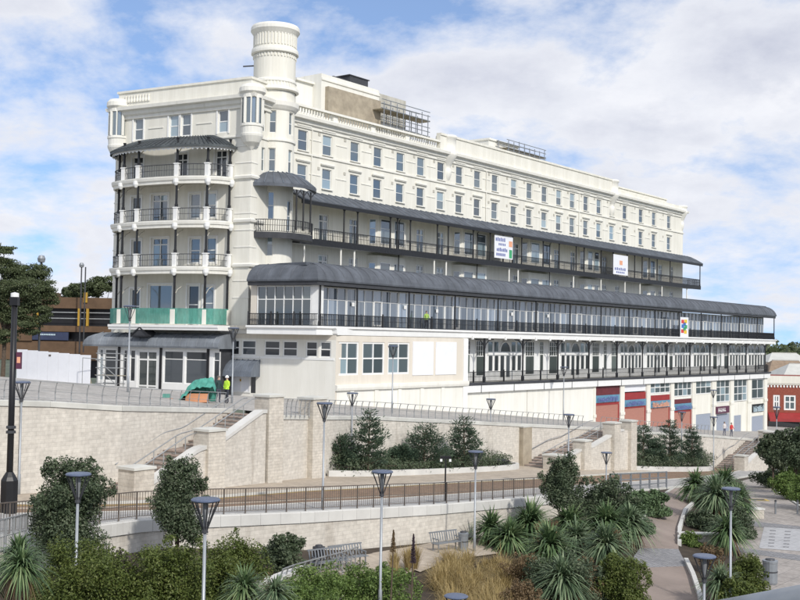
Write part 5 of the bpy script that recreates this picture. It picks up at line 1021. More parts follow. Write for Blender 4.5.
for p, q in (((0, 0, 0), (0, 0, 2.1)), ((0, 0, 2.1), (1.6, 0, 2.0)), ((1.6, 0, 0), (1.6, 0, 2.0)), ((0, 0, .05), (1.6, 0, .05))): mb = MB(); mb.tube([p, q], .03, 5); mb.build('tube', 'galv', root)
sa = WI.w(WI.s(97, 385, 6.6), 6.6, 0); root = thing('scaffold_tower', 'low scaffold tower before the lobby windows', 'scaffold', (sa[0], sa[1], terr(sa[0], sa[1])), WI.a, 'scaffolding')
for x in (0, 2.2):
    for y in (0, 1.0): mb = MB(); mb.tube([(x, y, 0), (x, y, 3.3)], .05, 6); mb.build('standard', 'galv', root)
for y in (0, 1.0):
    for z in (.3, 1.0, 1.7, 2.4, 3.0): mb = MB(); mb.tube([(-.2, y, z), (2.4, y, z)], .04, 5); mb.build('ledger', 'galv', root)
mb = MB(); mb.tube([(0, 0, 2.4), (2.2, 0, 1.0)], .04, 5); mb.build('brace', 'galv', root); mb = MB(); mb.tube([(0, 0, 1.7), (2.2, 0, .3)], .04, 5); mb.build('brace', 'galv', root)
for i in range(4): mb = MB(); mb.box(-.3, 2.5, i*.25, i*.25+.23, 1.02, 1.06); mb.build('board', 'scaffold_board', root)
ta = Vector(hit(200, 402, terr)); root = thing('tarpaulin', 'green tarpaulin thrown over building material on the terrace', 'tarpaulin', ta, .1); rows = []
mb = MB(); nx, ny = 14, 10
for j in range(ny+1):
    for i in range(nx+1):
        u, v = i/nx, j/ny; hgt = 1.55*math.sin(min(1, u*1.25+.08)*math.pi*.55)*math.sin(math.pi*min(1, .15+v))**.6; mb.v.append((-1.3+u*2.3, -.7+v*1.6, max(0, hgt+random.uniform(-.12, .12))*(1 if 0 < i < nx else .6)))
for j in range(ny):
    for i in range(nx): a = j*(nx+1)+i; mb.f.append((a, a+1, a+nx+2, a+nx+1))
mb.build('sheet', 'tarp_green', root); mb = MB(); mb.box(-.9, .5, -.35, .6, 0, .55); mb.build('pallet_load', 'orange_block', root)
for i, (dx, dz) in enumerate(((-1.9, 0), (-2.4, 0), (-2.1, .26))): o = MB(); o.box(-.22, .22, -.15, .15, .1+dz, .35+dz); link('block', o.mesh('block', 'orange_block' if i < 2 else 'teal_net'), root, (dx, -.3, -.1))
# ================================================================== OTHER BUILDINGS
# brown multi-storey car park
c0 = at(-30, 330, 150); root = thing('car_park', 'brown brick multi-storey car park with dark open decks behind the hoarding', 'building', (c0[0], 150, 8)); B = lambda px, y: (at(px, y, 150)[0]-c0[0], at(px, y, 150)[2]-8)
xa, xb = B(-60, 300)[0], B(118, 300)[0]; xm = B(37, 310)[0]
for y0, y1, x0, x1, d in ((297, 308, xm-.4, xb, 0), (325.5, 331.5, xm-.4, xb, 0), (341, 360, xa, xb, 0), (290, 341, xa, xm-.5, .3)):
    mb = MB(); mb.box(x0, x1, -d, 12, B(50, y1)[1], B(50, y0)[1]); mb.build('brick_band', 'brown_brick', root)
mb = MB(); mb.box(xm, xb, 1.2, 12, 0, B(50, 298)[1]); mb.build('deck_shade_fill', 'black_paint', root); mb = MB(); mb.box(B(38, 0)[0], B(78, 0)[0], -.2, .1, B(50, 340)[1], B(50, 332)[1]); mb.build('sign_board', 'navy', root)  # black solid stands in for the shade inside the open decks
mb = MB()
for i in range(9): x = B(41+i*1.7, 335)[0]; mb.box(x, x+.15, -.25, -.2, B(50, 335.3)[1], B(50, 333.8)[1])
mb.build('sign_lettering', 'sign_pale', root)
for p in (37.5, 79, 87.5): x = B(p, 315)[0]; mb = MB(); mb.box(x-.16, x+.16, -.1, .25, B(50, 325.4)[1], B(50, 308)[1]); mb.build('yellow_column', 'yellow_post', root)
for y in (312, 318): mb = MB(); mb.box(xm, xb, .3, .36, B(50, y)[1]-.06, B(50, y)[1]+.06); mb.build('deck_rail', 'galv', root)
mb = MB(); x = B(84, 300)[0]; mb.box(x, x+.5, -.2, 0, B(50, 302)[1], B(50, 292)[1]); mb.build('yellow_sign', 'yellow_post', root)
for px, yt, yb, lb in ((79.5, 267, 345, 'tall thin lamp mast with flat head above the car park'), (83.5, 267, 345, 'plain tall mast beside the lamp mast above the car park'), (38, 262, 380, 'tall lamp with round globe head behind the left tree')):
    Yd = 148 if px > 60 else 93; X, Y, z = at(px, yb, Yd); root = thing('light_mast', lb, 'light mast', (X, Y, z)); h = at(px, yt, Yd)[2]-z; mb = MB(); mb.tube([(0, 0, -1), (0, 0, h)], .09, 6); mb.build('pole', 'dark_metal', root)
    if px < 82: mb = MB(); mb.lathe([(0, h-.1), (.28, h), (.34, h+.3), (.22, h+.55), (0, h+.6)], 12); mb.build('lamp_head', 'steel_grey', root)
# red brick shop at the end of the street
Yb = 196; c0 = at(783, 430, Yb); root = thing('brick_shop', 'red brick building with white windows and red awning at the street end', 'building', (c0[0], Yb, -2.5), -.08); Q = lambda px, y: (at(px, y, Yb)[0]-c0[0], at(px, y, Yb)[2]+2.5)
x0, x1 = Q(766.5, 400)[0], Q(835, 400)[0]; bo_ = [(Q(a, 395)[0], Q(b, 395)[0], Q(780, 410)[1], Q(780, 395)[1]) for a, b in ((773.5, 780), (784, 795.5), (805, 811), (816, 826))]
mb = MB(); mb.wall(x0, x1, 0, Q(780, 385)[1], bo_, y=0, depth=.2); mb.build('brick_wall', 'red_brick', root); mb = MB(); mb.box(x0, x1, .21, 12, 0, Q(780, 376)[1]-.05); mb.quad((x0, 0, 0), (x0, .3, 0), (x0, .3, 8), (x0, 0, 8)); mb.build('rear_block', 'red_brick', root)
for a, b, c, d in bo_: win((a+b)/2, -.05, c, b-a, d-c, xs=(0, .5, 1), zs=(0, .55, 1), bar=.28, glass='glass', dep=.1, parent=root)
mb = MB(); mb.sweep([(x0-.2, 0), (x1, 0)], [(-.5, Q(780, 385)[1]), (.15, Q(780, 385)[1]), (.3, Q(780, 383)[1]), (.3, Q(780, 376)[1]), (-.5, Q(780, 376)[1])]); mb.build('white_parapet', 'stucco', root)
for i in range(22): x = x0+.2+i*.55; mb = MB(); mb.box(x, x+.25, -.14, .0, Q(780, 387.3)[1], Q(780, 385.2)[1]); mb.build('dentil', 'white_paint', root)
mb = MB(); mb.sweep([(x0+.3, 0), (x1, 0)], [(0, Q(780, 412.5)[1]), (.3, Q(780, 412.8)[1]), (1.6, Q(780, 418)[1]), (1.62, Q(780, 421)[1]), (1.5, Q(780, 421)[1]), (0, Q(780, 416)[1])]); mb.build('awning', 'red_paint', root); mb = MB(); mb.box(x0+.4, x1, -.05, 0, .6, Q(780, 421)[1]); mb.build('shop_front', 'glass_dark', root)
for lb, pts, Yd, mat in (('pale hipped shed roof above the brick shop', (768, 812, 362, 357.5, 353), 235, 'pale_roof'), ('low brown tiled roof behind the gallery end', (768, 815, 375, 366, 360.5), 225, 'tile_roof'), ('white gabled roof over the brick shop', (783, 840, 377, 372, 364), 212, 'pale_roof')):
    pa, pb, ye, ym, yt = pts; A = at(pa, ye, Yd); Bp = at(pb, ye, Yd); zt = at(pa, yt, Yd)[2]; root = thing('far_roof', lb, 'building', (A[0], Yd, -3)); w = Bp[0]-A[0]; z0 = A[2]+3; z1 = zt+3; mb = MB(); mb.box(.2, w-.2, .2, 11.8, 0, z0); mb.build('wall', 'stucco_beige', root)
    mb = MB(); k = w*.3; mb.add([(0, 0, z0), (w, 0, z0), (w, 12, z0), (0, 12, z0), (k, 6, z1), (w-k*.4, 6, z1)], [(0, 1, 5, 4), (1, 2, 5), (2, 3, 4, 5), (3, 0, 4), (0, 3, 2, 1)]); mb.build('roof', mat, root); mb = MB(); mb.bar((k, 6, z1), (w-k*.4, 6, z1), .25); mb.build('ridge', 'concrete', root)
# parked car, mostly hidden at the frame edge
X, Y, z = hit(-8, 373, terr); root = thing('parked_car', 'dark red car parked beside the white hoarding', 'car', (X, Y, z), .15); mb = MB(); prof_ = [(-2.1, .35), (-2.1, .8), (-1.3, .95), (-.7, 1.45), (.8, 1.48), (1.5, 1.0), (2.1, .85), (2.1, .35)]
mb.add([(x, -.85, zz) for x, zz in prof_]+[(x, .85, zz) for x, zz in prof_], [tuple(range(8)), tuple(range(15, 7, -1))]+[(i, i+8, (i+1) % 8+8, (i+1) % 8) for i in range(8)]); mb.build('body', 'car_paint', root)
for s_ in (-.86, .86): mb = MB(); mb.quad((-1.1, s_, 1.0), (1.2, s_, 1.02), (.72, s_, 1.38), (-.62, s_, 1.36)); mb.build('side_window', 'glass_dark', root)
wm = MB(); wm.tube([(0, -.1, 0), (0, .1, 0)], .32, 16); wme = wm.mesh('wheel', 'rubber'); hm = MB(); hm.tube([(0, -.11, 0), (0, .11, 0)], .18, 12); hme = hm.mesh('rim', 'steel_grey')
for x in (-1.35, 1.35):
    for y in (-.8, .8): link('rim', hme, link('wheel', wme, root, (x, y, .32)))
# ================================================================== PEOPLE
def person(label, loc, rz, top, legs, h=1.72, pose=0, helmet=False):
    k = h/1.75; J = [(0, 0, .98, .15, .11), (0, 0, 1.2, .145, .105), (0, 0, 1.4, .17, .11), (0, 0, 1.52, .06, .06), (0, -.01, 1.62, .085, .095), (0, -.01, 1.72, .075, .085), (.19, 0, 1.43, .065, .06), (.25, -.03, 1.16, .05, .05), (.22, -.2-.05*pose, 1.0, .04, .04), (.21, -.27, .95, .045, .03), (-.19, 0, 1.43, .065, .06), (-.26, .0, 1.16, .05, .05), (-.25, -.06, .92, .04, .04), (-.245, -.08, .83, .045, .03), (.1, 0, .88, .095, .095), (.11, -.03, .5, .065, .065), (.12, .02, .1, .045, .045), (.13, -.12, .04, .045, .035), (-.1, 0, .88, .095, .095), (-.11, .0, .5, .065, .065), (-.12, .06+.06*pose, .1, .045, .045), (-.13, -.08+.06*pose, .04, .045, .035)]
    Ed = [(0, 1), (1, 2), (2, 3), (3, 4), (4, 5), (2, 6), (6, 7), (7, 8), (8, 9), (2, 10), (10, 11), (11, 12), (12, 13), (0, 14), (14, 15), (15, 16), (16, 17), (0, 18), (18, 19), (19, 20), (20, 21)]
    root = thing('person', label, 'person', loc, rz); me = bpy.data.meshes.new('body'); me.from_pydata([(x*k, y*k, z*k) for x, y, z, a, b in J], Ed, []); o = link('body', me, root); sk = o.modifiers.new('skin', 'SKIN'); 
    for i, v in enumerate(me.skin_vertices[0].data): v.radius = (J[i][3]*k, J[i][4]*k); v.use_root = (i == 0)
    ss = o.modifiers.new('sub', 'SUBSURF'); ss.levels = ss.render_levels = 2
    t = NT('cloth_'+label[:18]); zc = t.n('ShaderNodeSeparateXYZ', {0: t.n('ShaderNodeTexCoord').outputs['Object']}).outputs[2]; zn = t.n('ShaderNodeMath', {0: zc, 1: 1/(2*k)}, operation='MULTIPLY').outputs[0]
    r = t.n('ShaderNodeValToRGB', {0: zn}); r.color_ramp.interpolation = 'CONSTANT'; e = r.color_ramp.elements; e[0].position = 0; e[0].color = (.02, .02, .02, 1); e[1].position = .045; e[1].color = c4(legs)
    for p, c in ((.465, top), (.765, (.50, .33, .25)), (.845, (.03, .022, .015))): e.new(p).color = c4(c)
    t.fin(r.outputs[0], .8); me.materials.append(t.m)
    for y_, nm in ((0, 'hair'),):
        if not helmet: mb = MB(); mb.lathe([(.0, 1.82*k), (.06*k, 1.81*k), (.098*k, 1.75*k), (.1*k, 1.68*k), (.09*k, 1.62*k)], 10, 0, .02*k); mb.build('hair', 'rail_brown', root, smooth=True)
    if helmet: mb = MB(); mb.lathe([(.0, 1.86*k), (.07*k, 1.84*k), (.115*k, 1.77*k), (.125*k, 1.71*k), (.16*k, 1.70*k), (.12*k, 1.695*k)], 12, 0, -.01); mb.build('hard_hat', 'white_paint', root, smooth=True)
    return root
Xp, Yp, zp = at(218, 407.5, 72); zp = terr(Xp, Yp); person('person in dark jacket and jeans talking beside the green tarpaulin', (Xp, Yp, zp), .9, (.02, .045, .045), (.05, .055, .08), 1.74, 1)
Xp, Yp, zp = at(226.5, 406, 73); zp = terr(Xp, Yp); person('person in yellow high visibility jacket and white hard hat by the door', (Xp, Yp, zp), -.7, (.55, .85, .06), (.03, .035, .05), 1.76, 0, True)
for px, lb, top, legs in ((724.5, 'person in white top walking past the grey shutters', (.62, .58, .56), (.12, .13, .18)), (731.5, 'person in red top walking past the grey shop door', (.55, .05, .05), (.10, .11, .15))):
    X, Y, z = at(px, 434, 140); person(lb, (X, Y, terr(X, Y)), .5, top, legs, 1.7, 1)
s_, z_ = FA.px(426.5, 318, FO-.5); w_ = FA.w(s_, FO-.5, GF); person('person in yellow high visibility jacket standing in the glazed gallery', (w_[0], w_[1], GF), .4, (.32, .48, .10), (.04, .04, .06), 1.75, 0)
# ================================================================== PLANTS
def npm2(name, V, Fq, mat):
    me = bpy.data.meshes.new(name); nv = len(V); nf = len(Fq); k = Fq.shape[1]; me.vertices.add(nv); me.vertices.foreach_set('co', V.reshape(-1).astype(np.float32)); me.loops.add(nf*k); me.loops.foreach_set('vertex_index', Fq.reshape(-1).astype(np.int32)); me.polygons.add(nf)
    me.polygons.foreach_set('loop_start', np.arange(0, nf*k, k, dtype=np.int32)); me.polygons.foreach_set('loop_total', np.full(nf, k, dtype=np.int32)); me.update(calc_edges=True); me.materials.append(MAT[mat]); return me
def unit(v): return v/np.maximum(1e-9, np.linalg.norm(v, axis=1, keepdims=True))
def leaves(P, out, size, asp=.5, jit=.8):
    n = len(P); nr = unit(out+rng.normal(0, jit, (n, 3))); t = unit(np.cross(nr, rng.normal(0, 1, (n, 3)))); b = np.cross(nr, t); s = (size*rng.uniform(.6, 1.35, n))[:, None]; V = np.stack([P-t*s*.5, P+b*s*asp*.5+nr*s*.08, P+t*s*.5, P-b*s*asp*.5+nr*s*.08], 1); return V
def clumps(blobs, n, k=26, sig=.2, flat=.75):
    """leaf positions gathered in clumps over the shells of several ellipsoids"""
    vol = np.array([b[3]*b[4]*b[5] for b in blobs])**.75; cnt = np.maximum(1, (n*vol/vol.sum()).astype(int)); Ps, Os = [], []
    for b, m in zip(blobs, cnt):
        c = np.array(b[:3]); R = np.array(b[3:6]); kk = max(6, int(k*(m/ (n/len(blobs)))**.5)); d = unit(rng.normal(0, 1, (kk, 3))); rr = rng.uniform(.55, .98, kk)[:, None]; cc = d*rr; w = rng.integers(0, kk, m); p = cc[w]+rng.normal(0, sig, (m, 3))*np.array([1, 1, flat]); ln = np.linalg.norm(p, axis=1, keepdims=True); p = np.where(ln > 1.12, p/ln*1.12, p); Ps.append(c+p*R); Os.append(unit(p*R*.6+d[w]*.5+np.array([0, 0, .35])))
    return np.concatenate(Ps), np.concatenate(Os)
def blades(C, n, L, w, droop, el0, el1, seg=4, Lvar=.4, curl=0.):
    az = rng.uniform(0, 2*np.pi, n); el = np.radians(rng.uniform(el0, el1, n)); d = np.stack([np.cos(az)*np.cos(el), np.sin(az)*np.cos(el), np.sin(el)], 1); side = np.stack([-np.sin(az), np.cos(az), np.zeros(n)], 1); Ln = L*rng.uniform(1-Lvar, 1+Lvar*.6, n); S = np.linspace(0, 1, seg+1); V = np.zeros((n, seg+1, 2, 3)); C = np.broadcast_to(np.array(C), (n, 3)); dr = droop*rng.uniform(.5, 1.4, n)
    for i, s in enumerate(S):
        p = C+d*(Ln*s)[:, None]; p = p-np.stack([np.zeros(n), np.zeros(n), dr*Ln*s**2.2], 1); ww = w*(1-s**1.6)*(.55+.9*min(s*4, 1)*.5)*.5+.002; V[:, i, 0] = p-side*ww; V[:, i, 1] = p+side*ww
    idx = np.arange(n*(seg+1)*2).reshape(n, seg+1, 2); Fq = np.stack([idx[:, :-1, 0], idx[:, :-1, 1], idx[:, 1:, 1], idx[:, 1:, 0]], -1).reshape(-1, 4); return V.reshape(-1, 3), Fq
def stems(mb, blobs, base, r=.05):
    for b in blobs: p = Vector(b[:3]); q = Vector(base)+Vector((random.uniform(-.15, .15), random.uniform(-.15, .15), 0)); m = q.lerp(p, .5)+Vector((random.uniform(-.1, .1), random.uniform(-.1, .1), -.05)); mb.tube([q, m, p], [r, r*.7, r*.3], 5)
def shrub(name, label, px, ytop, ybot, wpx, Y, mat, n=5000, size=.11, cat='shrub', h=None, lobes=7, asp=.5, ground=None, trunk=0., group=None, depth=None, tops=None):
    Y = Y or hit(px, ybot, ground or gz)[1]-.3; X, _, zt = at(px, ytop, Y); sc_ = Y/F; zg = (ground or gz)(X, Y); zb = at(px, ybot, Y)[2] if ybot else zg; zb = zg if not trunk else zb; w = wpx*sc_; H = zt-zb; root = thing(name, label, cat, (X, Y, zg), random.uniform(0, 3), group); O = np.array((X, Y, zg)); dp = depth or w*.8; bl = []
    a0 = root.rotation_euler.z; root.rotation_euler.z = 0
    for i in range(lobes):
        f = (i+.5)/lobes; u = math.cos(i*2.4); v = math.sin(i*2.4); zz = .12+.76*((i*.618) % 1); k = (1-.55*zz**1.5) if tops != 'flat' else 1-.25*zz; rx = w*random.uniform(.20, .30); bl.append((u*(w*.5-rx*.9)*k, v*(dp*.5-rx*.7)*k, zb-zg+H*zz*.86, rx, rx*dp/w, max(.12, H*random.uniform(.2, .3))))
    bl.append((0, 0, zb-zg+H*.5, w*.33, dp*.33, H*.42)); bl.append((random.uniform(-.1, .1)*w, 0, zb-zg+H*.78, w*.2, dp*.2, H*.21))
    for i in range(16):
        a = rng.uniform(0, 6.28); e = rng.uniform(-.1, 1.3); q = w*random.uniform(.05, .11); cz_ = zb-zg+H*.46; bl.append((math.cos(a)*math.cos(e)*w*.5*random.uniform(.85, 1.1), math.sin(a)*math.cos(e)*dp*.5*random.uniform(.85, 1.1), cz_+math.sin(e)*H*.55*random.uniform(.85, 1.08), q, q, q*1.25))
    P, O_ = clumps(bl, n, 30, .25); P[:, 2] = np.maximum(P[:, 2], .03); me = npmesh('foliage', leaves(P, O_, size, asp), 4, mat); link('foliage', me, root); mb = MB()
    if trunk: mb.tube([(0, 0, -.1), (.03, .02, (zb-zg)*.6), (0, 0, zb-zg+H*.5)], [trunk, trunk*.8, trunk*.4], 7)
    stems(mb, bl[:5], (0, 0, (zb-zg)*.8 if trunk else 0), .035); mb.build('trunk' if trunk else 'stem', 'bark', root); return root
def yucca(label, px, yc, Y, Rpx, n=150, mat='blade', heads=1, dry=True, el=(-25, 85), group='spiky palm-like plants', name='spiky_palm', ground=None, base=None):
    Y = hit(px, base, gz)[1] if base else Y; X, _, zc = at(px, yc, Y); zg = (ground or gz)(X, Y); root = thing(name, label, 'palm', (X, Y, zg), 0, group); R = Rpx*1.12*Y/F; Vs, Fs, off = [], [], 0; dv, df, do = [], [], 0; mb = MB()
    hs = [(0, 0, zc-zg)] if heads == 1 else [(R*.55*math.cos(2.2*i+.3), R*.5*math.sin(2.2*i+.3), (zc-zg)*(1-.16*(i % 3))) for i in range(heads)]
    for c in hs:
        v, f = blades(c, n*2, R*(1 if heads == 1 else .82), max(.05, R*.075), .5, el[0], el[1]); Vs.append(v); Fs.append(f+off); off += len(v); mb.tube([(c[0]*.2, c[1]*.2, -.1), (c[0]*.7, c[1]*.7, c[2]*.6), c], [.12, .1, .07], 7)
        if dry: v, f = blades((c[0], c[1], c[2]-.05), n//2, R*.7, max(.03, R*.04), .9, -70, -15); dv.append(v); df.append(f+do); do += len(v)
    link('leaf_rosette', npm2('leaf_rosette', np.concatenate(Vs), np.concatenate(Fs), mat), root); mb.build('trunk', 'bark', root)
    if dry: link('dead_leaves', npm2('dead_leaves', np.concatenate(dv), np.concatenate(df), 'dry'), root)
    return root
def grass(name, label, px0, px1, y0, y1, Ya, Yb, n, L, w, mat, el=(55, 90), droop=.35, cat='grass', kind=None):
    Vs, Fs, off = [], [], 0; X0 = at((px0+px1)/2, y1, Ya)[0]; root = None; P = []
    tus = [(random.uniform(px0, px1), random.random(), random.uniform(.6, 1.25)) for _ in range(max(4, n//400))]; hs = []
    for k in range(n//12):
        c_ = random.choice(tus); f = min(1, max(0, c_[1]+random.gauss(0, .05))); px = c_[0]+random.gauss(0, (px1-px0)*.035); Y = Ya+(Yb-Ya)*f; X = at(px, 500, Y)[0]; P.append((X, Y, gz(X, Y))); hs.append(c_[2])
    O = np.array(P[0]);
    for p, hk in zip(P, hs): v, f = blades(np.array(p)-O, 12, L*hk*random.uniform(.7, 1.2), w, droop, *el, seg=3); Vs.append(v); Fs.append(f+off); off += len(v)
    return link(name, npm2(name, np.concatenate(Vs), np.concatenate(Fs), mat), None, tuple(O), label=label, cat=cat, kind='stuff')
def pine(label, px, ytop, ybase, wpx, Y, zg, n=5200, seed=1, lean=0., cone=1.0):
    X = at(px, ybase, Y)[0]; H = at(px, ytop, Y)[2]-zg; W_ = wpx*Y/F; root = thing('pine_tree', label, 'tree', (X, Y, zg), 0, 'pine trees in the raised beds'); mb = MB(); mb.tube([(0, 0, -.1), (lean*.3, 0, H*.5), (lean, 0, H*.97)], [.1, .07, .02], 7); rnd = random.Random(seed); Ps, Os = [], []; lev = 8
    for k in range(lev):
        f = .12+.84*k/(lev-1); ln = W_*.56*(1-f)**(.7*cone)+.14; nb = 6 if f < .8 else 4
        for j in range(nb):
            a = 2*math.pi*(j+rnd.random()*.7)/nb+k; l2 = ln*rnd.uniform(.65, 1.12); e = (l2*math.cos(a)+lean*f, l2*math.sin(a)*.85, H*f+l2*rnd.uniform(.1, .5)); mb.tube([(lean*f, 0, H*f), e], [.03, .01], 4); m = max(20, int(n*l2/(W_*14))); u = rng.uniform(.3, 1.05, m)[:, None]; s0 = np.array((lean*f, 0, H*f)); p = s0+(np.array(e)-s0)*u+rng.normal(0, 1, (m, 3))*np.array([.13, .13, .10])*(W_/2.2); Ps.append(p); d = unit((np.array(e)-s0)[None, :]+rng.normal(0, .3, (m, 3))*l2+np.array([0, 0, .4*l2])); Os.append(d)
    P = np.concatenate(Ps); D = np.concatenate(Os); m = len(P); s = rng.uniform(.14, .26, m)[:, None]; b = unit(np.cross(D, rng.normal(0, 1, (m, 3)))); V = np.stack([P-b*.012, P+b*.035+D*s*.4, P+D*s, P-b*.035+D*s*.4], 1); link('foliage', npmesh('foliage', V, 4, 'leaf_pine'), root); mb.build('trunk', 'bark', root); return root
bedz = lambda X, Y: road(X, Y)+.38
# pines and ground cover in the raised beds
for lb, px, yt, yb, w, Y, cn in (('tallest pine with open tiers against the pale wall', 368, 411, 474, 38, 76, 1), ('broad low pine in the middle of the raised bed', 424, 428, 468, 46, 83, .6), ('open tiered pine at the right end of the raised bed', 464, 418, 466, 38, 86, .9), ('bushy young pine hidden behind the tallest pine', 337, 438, 474, 36, 76, .5), ('small dark pine between the two larger ones', 400, 448, 470, 26, 82, .6),
        ('pine tree left in the bed below the shops', 643, 427, 455, 26, 112, .8), ('round headed pine in the middle of the bed below the shops', 670, 421, 455, 24, 116, .7), ('small pine beside the lamp in the bed below the shops', 692, 428, 455, 22, 120, .7), ('low pine between the larger pines below the shops', 656, 440, 457, 18, 113, .6)):
    X, Yq, _ = at(px, yb, Y); pine(lb, px, yt, yb, w, Y, bedz(X, Y), 3800, int(px), random.uniform(-.1, .1), cn)
def cover(label, tpoly, hgt, n, mat, size):
    """ground cover filling a bed outline given along the hillside"""
    rt = random.Random(5); bl = []; O = tm(*tpoly[0][:2]); O = (O[0], O[1], bedz(*O)); root = thing('ground_cover', label, 'shrub', O)
    for (t, m, r, h) in tpoly: X, Y = tm(t, m); bl.append((X-O[0], Y-O[1], bedz(X, Y)-O[2]+h*.35, r, r*.9, h*.7))
    P, O_ = clumps(bl, n, 40, .22); me = npmesh('foliage', leaves(P, O_, size, .45), 4, mat); link('foliage', me, root); mb = MB(); stems(mb, bl, (bl[0][0], bl[0][1], bl[0][2]-.2), .03); mb.build('stem', 'bark', root)
cover('spreading dark green juniper mat below the pine trees', [(57.5, 49.2, 1.5, 1.3), (59.5, 49.4, 1.8, 1.2), (62, 49.6, 2.0, .95), (65, 49.4, 2.0, .85), (68, 49.5, 2.0, .85), (71, 49.6, 2.0, .95), (74, 49.7, 1.9, 1.2), (76.6, 50, 1.7, 1.3), (78.6, 50.4, 1.3, .9)], .8, 16000, 'leaf_dark', .15)
cover('dense dark green mat filling the bed below the shops', [(101, 49.3, 1.9, 1.5), (104, 49.3, 2.1, 1.5), (107.5, 49.4, 2.2, 1.3), (111, 49.4, 2.2, 1.3), (114.5, 49.5, 2.2, 1.5), (118, 49.8, 2.0, 1.9), (121, 50.2, 1.7, 1.6)], .8, 14000, 'leaf_dark', .18)
# trees along the lower wall
shrub('evergreen_tree', 'large rounded evergreen tree at the left end of the lower wall', 71, 457, 568, 84, 38, 'leaf_dark', 42000, .10, 'tree', trunk=.12, lobes=12)
shrub('evergreen_tree', 'upright oval evergreen tree on a thin trunk before the picket railing', 179, 458, 537, 56, 43, 'leaf_dark', 26000, .10, 'tree', trunk=.09, lobes=10)
shrub('evergreen_tree', 'dense bushy evergreen at the foot of the middle staircase', 563, 454, 513, 42, 62, 'leaf_dark', 20000, .12, 'tree', trunk=.1, lobes=10)
shrub('shrub', 'loose dark green shrub beside the lamp before the three rail fence', 604, 477, 532, 62, None, 'leaf_dark', 9000, .17)
shrub('olive_hedge', 'rounded olive green hedge under the large evergreen tree', 78, 552, 606, 130, 31, 'leaf_olive', 52000, .08, 'hedge', lobes=10, tops='flat'); shrub('olive_hedge', 'wide olive hedge mound before the lamp in the hedge', 160, 543, 606, 108, 31.5, 'leaf_olive', 44000, .08, 'hedge', lobes=9, tops='flat'); shrub('olive_hedge', 'olive hedge mound below the oval evergreen tree', 222, 536, 592, 96, 35, 'leaf_olive', 42000, .08, 'hedge', lobes=9, tops='flat')
shrub('purple_shrub', 'small purple leaved shrub between the olive hedges', 122, 551, 578, 30, 35.5, 'leaf_purple', 5000, .1); shrub('shrub', 'dark spreading shrub beside the curved low wall', 284, 535, 571, 48, None, 'leaf_dark', 8000, .12); shrub('shrub', 'low purple shrub behind the olive hedge by the wall', 100, 551, 572, 26, 38, 'leaf_purple', 3000, .1)
shrub('shrub', 'bright green bush before the hooped railing', 330, 574, 608, 100, None, 'leaf_green', 14000, .1); shrub('shrub', 'bright green bush before the dark flower spike', 380, 568, 606, 84, None, 'leaf_green', 12000, .1); shrub('shrub', 'low green bush at the edge of the bottom bed', 296, 584, 618, 80, None, 'leaf_green', 9000, .1); shrub('shrub', 'low green bush between the yellow grass and the palms', 520, 585, 612, 50, None, 'dry', 6000, .1)
yucca('large spiky palm at the left picture edge by the mast', -4, 556, 27, 34, 190, 'blade', 2); yucca('spiky palm before the olive hedge by the mast', 22, 566, 26, 30, 200); yucca('spiky grey green palm beside the lamp in the hedge', 244, 588, 27, 30, 170); yucca('pale grey spiky plant below the curved low wall', 275, 592, 26, 24, 130, 'blade_grey'); shrub('shrub', 'rusty brown seed heads over the spiky palm', 266, 567, 586, 26, 27.5, 'dry', 2500, .08)
yucca('dark many headed palm against the end of the lower wall', 508, 527, 0, 32, 170, 'blade', 3, base=549); yucca('bright green palm beside the dark many headed palm', 530, 524, 0, 33, 230, 'blade', base=551); yucca('broad drooping palm with brown seed heads over the shade', 550, 548, 0, 37, 240, 'blade', base=582); yucca('palm in front of the sett band with long arching leaves', 606, 545, 0, 31, 230, 'blade_grey', base=574); yucca('low palm with pale arching leaves in the dark bed', 563, 579, 0, 33, 220, 'blade_grey', base=610); yucca('tall grassy palm behind the arching palm', 588, 523, 0, 34, 230, 'blade', 2, base=548); yucca('yellow green grassy palm beside the brown path', 630, 522, 0, 27, 200, 'blade_grey', base=546); yucca('small palm on the dark bed at the wall end', 576, 538, 0, 26, 160, 'blade_grey', base=560)
for lb, px, y0, y1, w, Y in (('brown seed heads above the broad drooping palm', 548, 519, 572, 34, None), ('round brown seed head beside the arching palm', 616, 527, 570, 20, None), ('brown seed heads over the low palm', 586, 558, 602, 30, None), ('brown undergrowth left of the low palm', 525, 553, 592, 44, None)): shrub('seed_heads', lb, px, y0, y1, w, Y, 'dry', 4500, .09, 'seed heads')
shrub('shrub', 'dark undergrowth below the drooping palms', 560, 556, 604, 80, None, 'leaf_dark', 9000, .13); shrub('shrub', 'dark bush between the palms and the sett band', 598, 566, 598, 58, None, 'leaf_dark', 8000, .12); shrub('low_hedge', 'bright low hedge beside the sett band of the path', 622, 556, 606, 54, None, 'leaf_olive', 16000, .1, 'hedge', tops='flat'); shrub('low_hedge', 'pale green ground cover at the top of the brown path', 648, 492, 514, 44, None, 'grass_green', 9000, .2, 'hedge', tops='flat', lobes=9); shrub('shrub', 'feathery shrub beside the yellow green palm', 634, 496, 532, 40, None, 'grass_green', 6000, .17)
